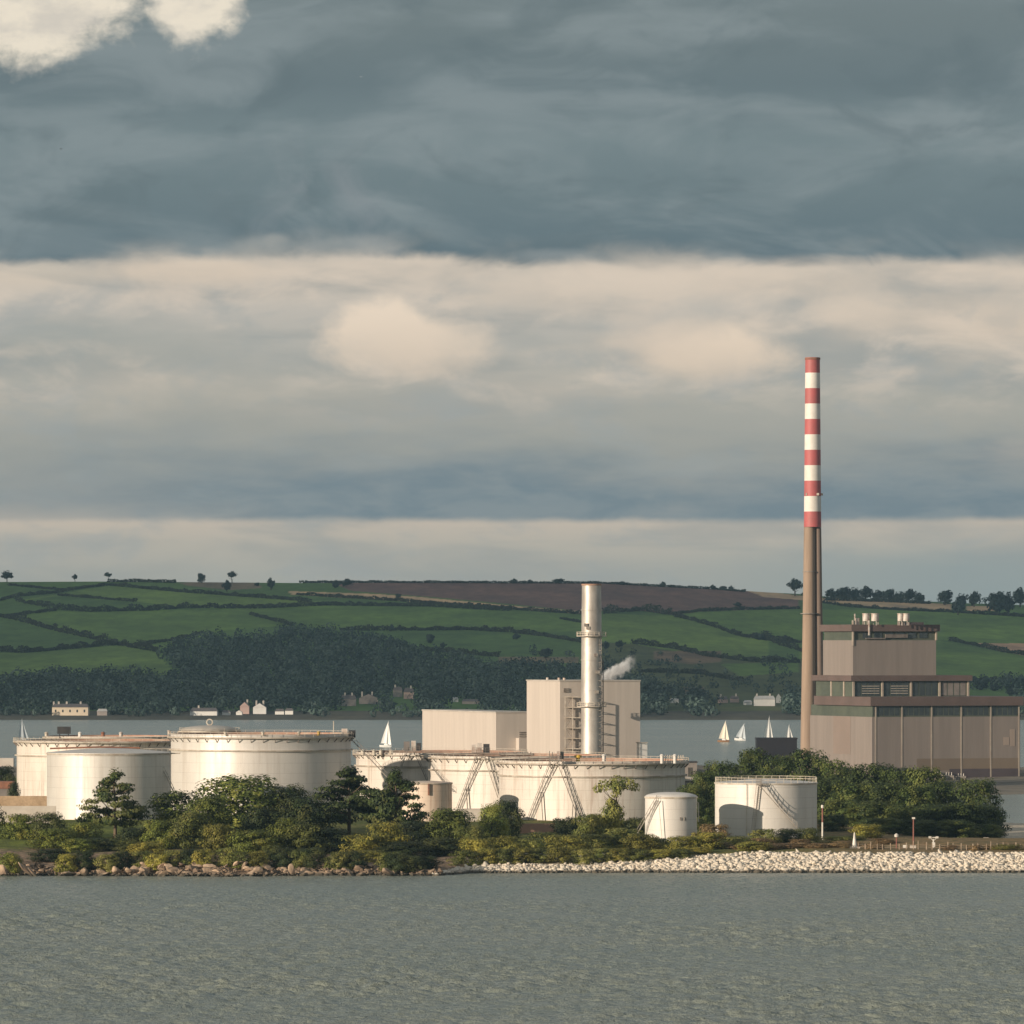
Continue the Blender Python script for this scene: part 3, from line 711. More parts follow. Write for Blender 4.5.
proto_trunk('umbrella', 22, 0.84, 0.02, 6, 'bark', 0.3, 0.5)
proto_trunk('far', 24, 0.6, 0.035, 4)
NP = {'round': 4, 'dark': 3, 'pine': 3, 'gold': 3, 'olive': 3, 'straw': 3, 'lush': 3, 'copse': 4, 'umbrella': 1, 'far': 4}
cnt = {}
def plant(kind, px, top, wpx, Y, label, name=None, cat=None, group=None, zb=None, variant=None, depth=1.0):
    X = XP(px, Y); z0 = (g1(X, Y) if zb is None else zb) - 0.25; h = max(ZR(top, Y) - z0, 1.4) * 1.04; wd = wpx / F * Y * 1.16
    i = cnt.get(kind, 0); cnt[kind] = i + 1
    v = (i if variant is None else variant) % NP[kind]
    rz = random.random() * 6.28
    is_tree = kind in TRUNK and name not in ('shrub', 'bush')
    name = name or ('tree' if is_tree else 'shrub'); cat = cat or ('tree' if is_tree else 'shrub')
    if is_tree:
        e = thing(name, label, cat, (X, Y, z0), rz, group)
        c = bpy.data.objects.new('crown', CROWN[(kind, v)]); COL.objects.link(c); c.parent = e; c.scale = (wd, wd * depth, h)
        tr = bpy.data.objects.new('trunk', TRUNK[kind]); COL.objects.link(tr); tr.parent = e; tr.scale = (min(wd, h), min(wd, h), h)
    else:
        e = bpy.data.objects.new(name, CROWN[(kind, v)]); COL.objects.link(e)
        e.location = (X, Y, z0); e.rotation_euler = (0, 0, rz); e.scale = (wd, wd * depth, h); tag(e, label, cat, group)
    return e
#@@VEG
# --- wooded bank on the left: every tree and shrub a thing of its own
VEG = [
 # kind, px, top row, width px, Y, label[, name, cat]
 ('pine', 115, 772, 60, 1392, 'wind-shaped pine in front of the smooth silver tank, with pale bare limbs', 'pine_tree'),
 ('pine', 349, 769, 84, 1405, 'broad layered dark pine below the stair of the big tank', 'pine_tree'),
 ('pine', 396, 771, 58, 1398, 'loose airy pine with pale trunk beside the small rusty tank', 'pine_tree'),
 ('round', 176, 792, 62, 1402, 'rounded dark tree between the two silver tanks on the bank'),
 ('round', 243, 777, 104, 1412, 'largest round leafy tree, in front of the big silver tank'),
 ('round', 206, 796, 50, 1385, 'brownish round tree at the shoulder of the largest leafy tree', ),
 ('dark', 287, 786, 48, 1410, 'dark upright tree just left of the broad layered pine'),
 ('dark', 306, 797, 60, 1395, 'low dark tree filling the gap beside the broad layered pine'),
 ('dark', 262, 808, 46, 1372, 'dark green tree under the skirts of the largest leafy tree'),
 ('lush', 160, 820, 44, 1362, 'olive shrub below the rounded dark tree between silver tanks'),
 ('olive', 192, 812, 48, 1360, 'brown olive shrub under the brownish round tree'),
 ('gold', 218, 824, 34, 1344, 'yellow green shrub spilling onto the tan rocks below the largest leafy tree'),
 ('lush', 252, 830, 50, 1340, 'pale olive hummock of scrub above the tan rocks'),
 ('lush', 286, 818, 40, 1352, 'light olive shrub below the dark upright tree'),
 ('olive', 272, 845, 26, 1325, 'yellowish tongue of scrub hanging down between tan rock ledges'),
 ('olive', 306, 824, 44, 1346, 'greyish shrub beneath the low dark tree by the pine'),
 ('dark', 326, 828, 54, 1350, 'dark shady bush under the broad layered pine', 'bush', 'shrub'),
 ('gold', 362, 834, 42, 1338, 'orange tinted shrub at the foot of the loose airy pine'),
 ('gold', 386, 822, 44, 1346, 'golden shrub directly below the loose airy pine'),
 ('gold', 370, 850, 34, 1318, 'small yellow shrub hanging over the waterline rocks'),
 ('dark', 414, 822, 58, 1372, 'dark shaded tree below the small rusty tank'),
 ('dark', 404, 842, 60, 1338, 'dark low bush in the shadow beside the golden shrub', 'bush', 'shrub'),
 ('round', 449, 809, 56, 1372, 'grey green leafy tree in front of the white hut and rusty tank'),
 ('dark', 440, 838, 54, 1345, 'dark low bush beneath the grey green leafy tree', 'bush', 'shrub'),
 ('dark', 505, 801, 38, 1400, 'dark conical evergreen against the pale middle tank', 'evergreen_tree', 'tree'),
 ('round', 492, 805, 34, 1385, 'pale leafy tree leaning on the dark conical evergreen'),
 ('olive', 471, 826, 38, 1362, 'dull green shrub between the leafy tree and the evergreen'),
 ('gold', 478, 838, 42, 1334, 'bright olive gold shrub where the pale shore stones begin'),
 ('gold', 506, 836, 36, 1335, 'tall yellow green shrub below the dark conical evergreen'),
 ('olive', 528, 838, 40, 1350, 'dark olive shrub right of the tall yellow green shrub'),
 ('olive', 545, 832, 44, 1362, 'dull olive scrub below the front tank stair'),
 ('gold', 566, 835, 42, 1334, 'large round golden shrub beside the pale shore stones'),
 ('dark', 566, 818, 34, 1392, 'deep green bush at the base of the front tank stair', 'bush', 'shrub'),
 ('olive', 588, 814, 34, 1390, 'pale grey shrub right of the deep green bush'),
 ('umbrella', 617, 779, 44, 1396, 'flat-topped umbrella tree standing against the front cream tank', 'umbrella_tree', 'tree'),
 ('dark', 596, 815, 30, 1402, 'dark shrub at the left foot of the umbrella tree', 'bush', 'shrub'),
 ('dark', 640, 818, 38, 1396, 'dark shrub at the right foot of the umbrella tree', 'bush', 'shrub'),
 ('olive', 596, 834, 44, 1350, 'reddish olive shrub next to the large round golden shrub'),
 ('olive', 622, 828, 46, 1356, 'mottled olive shrub below the umbrella tree'),
 ('gold', 642, 834, 42, 1346, 'dull gold shrub left of the small white tank foot'),
 ('olive', 660, 838, 36, 1350, 'green olive shrub under the small white tank'),
 ('gold', 684, 836, 40, 1338, 'bright golden shrub in front of the small white tank'),
 ('gold', 706, 832, 40, 1340, 'yellow shrub between the small white tank and the railed tank'),
 ('straw', 712, 824, 36, 1372, 'tan dry scrub beside the shadowed foot of the railed tank'),
 ('olive', 736, 836, 38, 1352, 'brownish scrub below the shadow on the railed tank'),
 ('gold', 752, 841, 36, 1338, 'low yellow green shrub above the stones below the railed tank'),
 ('olive', 763, 829, 34, 1368, 'olive bush at the stair foot of the railed tank'),
 ('dark', 786, 829, 26, 1372, 'compact dark green bush under the railed tank', 'bush', 'shrub'),
 ('olive', 806, 828, 34, 1376, 'green olive bush at the shaded edge of the railed tank'),
 ('straw', 782, 845, 44, 1345, 'reddish dry scrub above the stones below the compact dark bush'),
 ('straw', 826, 843, 44, 1352, 'tan dry scrub left of the white cone marker'),
 ('olive', 836, 836, 30, 1380, 'olive bush at the foot of the red and white pole'),
 ('gold', 868, 824, 34, 1400, 'light green bush behind the white cone marker'),
 ('olive', 853, 836, 30, 1385, 'low green bush left of the white cone marker'),
 ('straw', 884, 846, 26, 1372, 'reddish dry scrub right of the white cone marker'),
 ('gold', 1008, 849, 34, 1340, 'yellow green tuft of scrub by the fence end'),
 ('lush', 22, 814, 44, 1392, 'sunlit yellow green bush on the grass slope under the wall'),
 ('lush', 52, 828, 50, 1365, 'broad olive bush on the grass slope'),
 ('dark', 48, 813, 36, 1388, 'dark hollow bush beneath the front of the smooth silver tank', 'bush', 'shrub'),
 ('lush', 84, 822, 40, 1372, 'light olive bush below the smooth silver tank'),
 ('dark', 50, 849, 44, 1318, 'dark overhanging bush above the slanting rock slab', 'bush', 'shrub'),
 ('lush', 78, 838, 34, 1346, 'brownish hanging shrub below the light olive bush'),
 ('dark', 100, 838, 44, 1352, 'dark shrub below the wind-shaped pine', 'bush', 'shrub'),
 ('dark', 134, 828, 44, 1368, 'shadowed dark bush under the right side of the wind-shaped pine', 'bush', 'shrub'),
 ('olive', 128, 840, 26, 1340, 'pale upright shrub in front of the shadowed dark bush'),
 ('gold', 148, 842, 36, 1334, 'yellowish shrub above the first tan rock ledge'),
 ('straw', 14, 858, 22, 1306, 'tan dry grass clump above the slanting rock slab', 'grass_clump', 'grass'),
 ('dark', 2, 767, 34, 1690, 'dark tree behind the masonry wall left of the tall tank'),
 ('dark', 14, 783, 14, 1560, 'brown bush beside the left flank of the tall tank', 'bush', 'shrub'),
 ('dark', -22, 800, 50, 1420, 'dark tree off the end of the pale wall'),
]
for e in VEG:
    kind, px, top, wpx, Y, lab = e[:6]
    nm = e[6] if len(e) > 6 else None; ct = e[7] if len(e) > 7 else None
    if nm in ('bush', 'grass_clump') and kind in TRUNK: pass
    if nm == 'pine_tree': ct = 'tree'
    plant(kind, px, top, wpx, Y, lab, nm, ct, 'trees and shrubs on the headland')

LOW = [('lush', 8, 850, 26, 1308), ('gold', 66, 851, 24, 1306), ('dark', 84, 848, 30, 1312), ('olive', 108, 851, 26, 1308), ('dark', 122, 849, 26, 1314), ('olive', 140, 848, 28, 1316), ('gold', 158, 851, 26, 1312),
       ('olive', 176, 847, 30, 1318), ('dark', 190, 846, 28, 1318), ('gold', 204, 846, 28, 1316), ('olive', 228, 845, 28, 1320), ('olive', 240, 849, 30, 1316), ('gold', 258, 848, 24, 1316), ('dark', 282, 845, 32, 1320),
       ('olive', 298, 847, 26, 1318), ('dark', 312, 845, 34, 1320), ('olive', 338, 849, 28, 1314), ('dark', 352, 848, 30, 1316), ('olive', 388, 849, 26, 1314), ('dark', 398, 851, 30, 1310), ('dark', 412, 853, 26, 1312), ('dark', 428, 853, 30, 1326), 
       ('olive', 464, 848, 30, 1322), ('gold', 488, 846, 28, 1324), ('olive', 506, 847, 28, 1324), ('gold', 522, 846, 26, 1324), ('olive', 540, 846, 28, 1326), ('gold', 560, 845, 30, 1325), ('olive', 582, 847, 28, 1324), ('olive', 602, 846, 28, 1326), ('gold', 620, 846, 26, 1326), ('olive', 640, 847, 28, 1326), ('gold', 660, 847, 28, 1328), ('olive', 680, 847, 28, 1328), ('gold', 700, 846, 26, 1332)]
for (kind, px, top, wpx, Y) in LOW:
    wood = px < 455
    if wood: Y -= 11 + (Y - 1308) * .5; top += 3
    else: Y -= 5; top += 2
    nm = {'gold': 'yellowish', 'olive': 'olive', 'dark': 'dark', 'lush': 'green'}[kind]
    plant(kind, px, top, wpx, Y, nm + (' low scrub clump at the foot of the wooded bank, overhanging the tan rocks' if wood else ' low scrub clump edging the pale stones below the cream tanks'), 'shrub', 'shrub', nm + (' scrub along the tan rocks' if wood else ' scrub along the pale stones'))
DRY = [(722, 842, 26, 1345), (742, 846, 26, 1340), (770, 846, 26, 1340), (800, 846, 28, 1345), (816, 847, 24, 1342), (840, 847, 26, 1345), (874, 849, 22, 1344), (760, 838, 30, 1362), (846, 843, 30, 1368), (800, 839, 26, 1362), (950, 851, 18, 1341), (975, 851, 18, 1341), (990, 851, 20, 1342)]
for (px, top, wpx, Y) in DRY: plant('straw', px, top, wpx, Y, 'patch of dry tan scrub on the flat ground above the rubble shore', 'shrub', 'shrub', 'dry scrub above the rubble shore')

# --- the copse in front of the old power station
COPSE = [(702, 772, 34, 1560), (722, 762, 44, 1575), (752, 750, 50, 1600), (778, 757, 46, 1580), (806, 751, 52, 1600), (832, 761, 50, 1585), (728, 778, 40, 1500),
         (846, 768, 56, 1560), (872, 765, 52, 1560), (900, 769, 52, 1555), (925, 768, 48, 1550), (690, 786, 34, 1470), (700, 800, 30, 1440), (826, 778, 56, 1500), (860, 784, 60, 1490),
         (842, 800, 50, 1455), (892, 784, 56, 1480), (915, 786, 50, 1475), (942, 782, 44, 1490), (976, 780, 58, 1480), (872, 802, 56, 1450), (905, 806, 56, 1445),
         (938, 805, 56, 1440), (965, 803, 54, 1442), (985, 806, 46, 1448), (832, 815, 36, 1430), (884, 818, 44, 1430), (920, 820, 46, 1428), (955, 820, 46, 1428), (985, 824, 42, 1436), (800, 775, 46, 1530), (770, 770, 46, 1540)]
SPECIAL = {2: 'tall copse tree rising above the railed tank and below the white sails', 19: 'rounded copse tree with a sunlit top by the inlet',
           11: 'copse tree between the front cream tank and the railed tank'}
for i, (px, top, wpx, Y) in enumerate(COPSE):
    plant('copse', px, top, wpx, Y, SPECIAL.get(i, 'dark green broadleaf tree in the dense copse below the brown power station'), 'tree', 'tree', 'trees of the copse below the power station')

# --- rocks
def rock_mesh(name, seed, mat, flat=0.7):
    r = np.random.RandomState(seed)
    import bmesh
    bm = bmesh.new(); bmesh.ops.create_icosphere(bm, subdivisions=2, radius=0.5)
    ax = [(Vector(r.normal(size=3)).normalized(), r.uniform(0.24, 0.42)) for _ in range(13)]
    for v_ in bm.verts:
        for n_, d_ in ax:
            k = v_.co.dot(n_)
            if k > d_: v_.co -= n_ * (k - d_)
        v_.co *= 1 + 0.05 * r.normal()
        v_.co.z *= flat
    me = bpy.data.meshes.new(name); bm.to_mesh(me); bm.free(); me.materials.append(M[mat]); return me
TANR = [rock_mesh('boulder', 900 + i, 'rock_tan', 0.75) for i in range(5)]
WHR = [rock_mesh('stone', 950 + i, 'rock_white', 0.85) for i in range(5)]
def put_rock(me, name, X, Y, z, s, rot, label, group):
    o = bpy.data.objects.new(name, me); COL.objects.link(o); o.location = (X, Y, z); o.scale = s; o.rotation_euler = rot
    return tag(o, label, 'rock', group)
rr = np.random.RandomState(77)
# two slanting slabs at the left end
put_rock(TANR[0], 'rock_slab', XP(25, 1291), 1291, 1.5, (5.2, 2.6, 1.6), (0.2, 0.75, 0.3), 'big slanting tan rock slab at the water by the dark overhanging bush', 'shore boulders')
put_rock(TANR[1], 'rock_slab', XP(33, 1290), 1290, 0.8, (4.6, 1.6, 1.1), (0.1, 0.8, 0.2), 'thin grey slab leaning on the big slanting slab', 'shore boulders')
put_rock(TANR[2], 'boulder', XP(3, 1289), 1289, 1.2, (3.2, 3, 4.2), (0, 0.2, 1), 'reddish upright boulder left of the slanting slab', 'shore boulders')
put_rock(TANR[3], 'boulder', XP(84, 1293), 1293, 0.9, (2.4, 2, 2.6), (0, 0, 2), 'lone pale boulder below the brownish hanging shrub', 'shore boulders')
put_rock(TANR[4], 'boulder', XP(116, 1293), 1293, 1.2, (3.0, 2.4, 3.2), (0, 0, 1), 'rounded orange boulder at the start of the tan rock ledges', 'shore boulders')
put_rock(TANR[1], 'boulder', XP(128, 1294), 1294, 1.1, (3.2, 2.2, 2.4), (0, 0.2, 2), 'pale boulder beside the rounded orange boulder', 'shore boulders')
put_rock(TANR[2], 'boulder', XP(291, 1293), 1293, 1.4, (1.6, 1.6, 4.0), (0, 0.1, 2), 'upright grey pinnacle among the rocks below the dark tree', 'shore boulders')
put_rock(TANR[4], 'boulder', XP(387, 1293), 1293, 1.0, (3.4, 2.2, 2.6), (0, 0.1, 0.4), 'isolated orange boulder right of the small yellow shrub', 'shore boulders')
# ledges of many boulders
segs = [(132, 182, 34, 5.0), (182, 216, 22, 4.2), (214, 262, 34, 5.6), (262, 288, 14, 3.0), (288, 330, 22, 3.4), (322, 352, 20, 4.6), (352, 374, 12, 3.0), (58, 110, 12, 1.6), (395, 440, 10, 1.6), (0, 40, 10, 2.5)]
for (pa, pb, n, hz) in segs:
    for k in range(int(n * 0.95)):
        px = rr.uniform(pa, pb); mid = 1 - abs((px - pa) / (pb - pa) * 2 - 1); f = rr.rand()
        dd = -1 + (4 + 9 * mid) * f
        X = XP(px, 1293); Ysh = float(np.interp(X, [-190, -128, -116, -92, -60, -42, -16], [1292, 1286, 1296, 1294, 1290, 1296, 1294]))
        Y = Ysh + dd; q = rr.uniform(0.7, 1.7) + 2.2 * rr.rand() ** 4
        z = max(float(g1(X, Y)), 0) + hz * 0.34 * mid * f + 0.1
        put_rock(TANR[rr.randint(5)], 'boulder', X, Y, z, (q * rr.uniform(1.1, 2.1), q, q * rr.uniform(0.5, 1)), (0.25 + rr.normal() * .2, 0.3 + rr.normal() * .3, rr.normal() * .6 + (PI if rr.rand() < .5 else 0)), 'tan boulder in the rock ledges along the waterline under the wooded bank', 'shore boulders')
# armour stones: the front rows are things, the rest behind them one mass
ROWS = []
X = -12.0
while X < 122:
    ROWS.append((X, rr.uniform(-0.6, 1.6))); X += rr.uniform(0.45, 1.0)
nwhite = 0
for (X, dd) in ROWS:
    Y = float(np.interp(X, [-16, -9, 20, 60, 120, 180], [1294, 1309, 1312, 1311, 1312, 1314])) + dd
    q = rr.uniform(0.45, 1.25)
    put_rock(WHR[rr.randint(5)], 'armour_stone', X, Y, max(g1(X, Y), 0.0) + 0.1, (q * rr.uniform(0.9, 1.5), q, q * rr.uniform(0.7, 1.1)), (rr.normal() * .3, rr.normal() * .3, rr.rand() * 6), 'pale limestone block at the waterline of the white rubble shore', 'white armour stones along the shore'); nwhite += 1
VV, FF, off = [], [], 0
protoV = []
for me in WHR:
    a = np.empty(len(me.vertices) * 3, np.float32); me.vertices.foreach_get('co', a); protoV.append((a.reshape(-1, 3), np.array([p.vertices[:] for p in me.polygons])))
XR, YR_ = rr.uniform(-20, 122, 60000), rr.uniform(1288, 1336, 60000); DR = shore_dist(XR, YR_)
WR = np.interp(XR, [-18, -14, -8, 0, 10, 20, 35, 50, 122], [0, 3, 6, 8, 6, 7, 9, 15, 16]); okk = (DR > 0.2) & (DR < WR); XR, YR_ = XR[okk][:10500], YR_[okk][:10500]; GR = G(XR, YR_)
for X, Y, zg_ in zip(XR, YR_, GR):
    q = 0.3 + 1.3 * rr.rand() ** 2.6
    pvv, pff = protoV[rr.randint(5)]
    a = rr.rand() * 6.28; ca_, sa_ = math.cos(a), math.sin(a); tl = rr.normal() * .4
    p = pvv * np.array([q * rr.uniform(0.8, 1.5), q, q * rr.uniform(.7, 1.1)])
    p = np.stack([p[:, 0] * ca_ - p[:, 1] * sa_, p[:, 0] * sa_ + p[:, 1] * ca_, p[:, 2] + tl * p[:, 0]], 1)
    VV.append(p + np.array([X, Y, max(zg_, 0) + 0.14])); FF.append(pff + off); off += len(pvv)
VT, FT_, ot = [], [], 0
for k in range(2600):
    px = rr.uniform(0, 442); kk = vnoise(np.array([px]), np.array([3.0]), 9.0, 33)[0]
    if rr.rand() > kk * 1.25: continue
    X = XP(px, 1293); dd = -0.8 + rr.rand() * (3 + 9 * kk); Y = float(np.interp(X, [-190, -128, -116, -92, -60, -42, -16], [1292, 1286, 1296, 1294, 1290, 1296, 1294])) + dd
    q = 0.3 + 0.9 * rr.rand() ** 2; pvv, pff = protoV[rr.randint(5)]; a = rr.rand() * 6.28; ca_, sa_ = math.cos(a), math.sin(a)
    p = pvv * np.array([q * rr.uniform(1, 2), q, q * rr.uniform(.5, 1)]); p = np.stack([p[:, 0] * ca_ - p[:, 1] * sa_, p[:, 0] * sa_ + p[:, 1] * ca_, p[:, 2] + rr.normal() * .4 * p[:, 0]], 1)
    VT.append(p + np.array([X, Y, max(float(g1(X, Y)), 0) + .15 + 1.2 * kk * rr.rand()])); FT_.append(pff + ot); ot += len(pvv)
tag(np_mesh('rock_debris', np.concatenate(VT), np.concatenate(FT_), 'rock_tan'), 'small tan rock debris filling the ledges below the wooded bank', 'rubble', kind='stuff')
tag(np_mesh('rubble', np.concatenate(VV), np.concatenate(FF), 'rock_white'), 'band of pale limestone rubble rising behind the waterline blocks', 'rubble', kind='stuff')

# --- far woodland (one mass), hedgerows, lone trees
WOODS = [[(-200, 679), (0, 679), (20, 675), (66, 670), (76, 674), (142, 673), (155, 676), (183, 668), (165, 655), (157, 650), (178, 640), (221, 632), (260, 634), (291, 627), (301, 625), (341, 631), (392, 635), (407, 646), (428, 652), (473, 655), (478, 664), (575, 664), (600, 668), (640, 676), (660, 688), (720, 694), (720, 716), (-200, 716)],
         [(720, 703), (830, 692), (830, 716), (720, 716)], [(975, 681), (1030, 679), (1200, 680), (1200, 690), (975, 692)], [(1015, 692), (1200, 690), (1200, 716), (1015, 716)]]
SPARSE = [[(590, 646), (632, 645), (668, 650), (700, 664), (770, 676), (830, 672), (830, 694), (660, 690), (600, 668)], [(500, 642), (580, 648), (585, 660), (520, 656)], [(764, 640), (800, 648), (800, 690), (764, 690)]]
HOUSES = [  # px0, px1, wall top row, roof top row, base row, wall, roof, chimneys px, windows, label
 (52, 88, 707, 703.5, 715.5, 'house_cream', 'slate', (53, 58, 66, 80), 5, 'long cream country house with grey roof by the far shore at the left'),
 (97, 107, 711, 708.5, 715.5, 'house_stone', 'slate_pale', (), 0, 'small grey outhouse right of the long cream house'),
 (190, 217, 711, 707.5, 715.5, 'house_white', 'slate', (198,), 4, 'low white bungalow with a brown roof above the domed tank'),
 (222, 230, 712, 710, 715, 'house_white', 'slate', (), 0, 'tiny white cottage right of the low white bungalow'),
 (236, 242, 712, 710, 715, 'house_white', 'slate_pale', (), 0, 'tiny white shed left of the pink gabled house'),
 (240, 249, 706, 701.5, 714, 'house_pink', 'slate', (247,), 2, 'tall pink gabled house on the far shore'),
 (253, 266, 707, 702.5, 714, 'house_white', 'slate', (256, 263), 3, 'white house with twin chimneys right of the pink gabled house'),
 (275, 284, 711, 708.5, 714.5, 'house_white', 'slate', (), 2, 'left one of two low white cottages near the far shore'),
 (285, 293, 710.5, 708, 714.5, 'house_white', 'slate', (), 2, 'right one of two low white cottages near the far shore'),
 (341, 356, 699, 694.5, 706, 'house_stone', 'slate', (345, 352), 2, 'grey stone mansion among trees left of the sail'),
 (359, 378, 698, 693.5, 704, 'house_stone', 'slate', (362, 372), 3, 'grey gabled terrace beside the stone mansion'),
 (393, 402, 690, 686.5, 697, 'house_stone', 'slate', (395,), 1, 'grey house half hidden in the wood above the sail'),
 (404, 414, 692, 687.5, 699, 'house_pink', 'slate', (411,), 2, 'dull pink house beside the half hidden grey house'),
 (451, 458, 699, 697, 702, 'house_white', 'slate_pale', (), 0, 'small bright white shed in the wood above the low cream hall'),
 (462, 480, 701, 699, 704, 'house_stone', 'slate', (), 0, 'long dark grey barn right of the bright white shed'),
 (670, 679, 700, 698, 703, 'house_white', 'slate_pale', (), 0, 'lone pale barn right of the tall cream plant block'),
 (718, 728, 699, 696, 703, 'house_pink', 'slate', (721,), 2, 'left pink house of the pair above the sails'),
 (730, 739, 698.5, 695.5, 702.5, 'house_pink', 'slate', (736,), 2, 'right pink house of the pair above the sails'),
 (744, 752, 702, 700, 705, 'house_white', 'slate_pale', (), 0, 'low white shed left of the big white villa'),
 (754, 775, 699, 695.5, 706, 'house_white', 'slate_pale', (757, 770), 4, 'big white villa above the sails beside the chimney'),
 (776, 781, 697, 693, 703, 'house_white', 'slate', (), 1, 'narrow white tower house right of the big white villa'),
]
def lam(r): return r.rand()
r = np.random.RandomState(321)
LV, LN, LS, LT = [], [], [], []
def add_far_tree(p, w_, h_, n):
    dvec = r.normal(size=(n, 3)); dvec /= np.linalg.norm(dvec, axis=1, keepdims=True)
    rad = 0.8 + 0.28 * r.rand(n)
    lob = 1 + 0.25 * np.sin(3 * np.arctan2(dvec[:, 1], dvec[:, 0]) + r.rand() * 6)
    c = dvec * (rad * lob)[:, None] * np.array([w_ / 2, w_ / 2, h_ / 2]) + np.array([p[0], p[1], p[2] + h_ * 0.47])
    LV.append(c); LN.append(dvec + r.normal(scale=.3, size=(n, 3))); LS.append(r.uniform(0.7, 1.4, n) * (0.8 + 0.02 * w_)); LT.append(np.full(n, r.rand() ** 2.2 * 0.75))
def wood_pts(polys, step_px, step_row, jitter=1.0):
    out = []
    for poly in polys:
        xs_ = [p[0] for p in poly]; ys_ = [p[1] for p in poly]
        row = min(ys_) + 4
        while row < max(ys_):
            px = max(min(xs_), -150)
            while px < min(max(xs_), 1180):
                q, s_ = px + r.uniform(-1, 1) * step_px * .6 * jitter, row + r.uniform(-1, 1) * step_row * .6 * jitter
                if in_poly(np.array([q]), np.array([s_ - 6.0]), poly)[0] and s_ < 717.2: out.append((q, s_))
                px += step_px
            row += step_row
    return out
nt = 0
for (px, row) in wood_pts(WOODS, 8.0, 3.6):
    if any(h[0] - 4 < px < h[1] + 4 and h[4] - 1.5 < row < h[4] + 13 for h in HOUSES): continue
    if any(h[0] - 3 < px < h[1] + 3 and abs(row - h[4]) < 1.5 for h in HOUSES): continue
    w_ = r.uniform(7, 15.5); h_ = r.uniform(8, 13.0) * (0.75 + w_ / 44)
    if row > 713.5: h_ *= 0.5; w_ *= 0.7
    add_far_tree(hill_pt(px, row), w_, h_, int(40 + w_ * 5)); nt += 1
for (px, row) in wood_pts(SPARSE, 13, 5.0, 1.4):
    if any(h[0] - 4 < px < h[1] + 4 and h[4] - 1.5 < row < h[4] + 11 for h in HOUSES): continue
    if r.rand() < 0.35: continue
    add_far_tree(hill_pt(px, row), r.uniform(4, 9), r.uniform(4, 8.5), 40); nt += 1
C_ = np.concatenate(LV); V_, F_ = leaf_quads(C_, np.concatenate(LN), np.concatenate(LS), r)
wood = np_mesh('woodland', V_, F_, 'leaf_far'); ta = wood.data.attributes.new('tone', 'FLOAT', 'POINT'); ta.data.foreach_set('value', np.repeat(np.concatenate(LT), 4).astype(np.float32))
tag(wood, 'dark far-off woodland covering the lower slope across the water', 'woodland', kind='stuff')

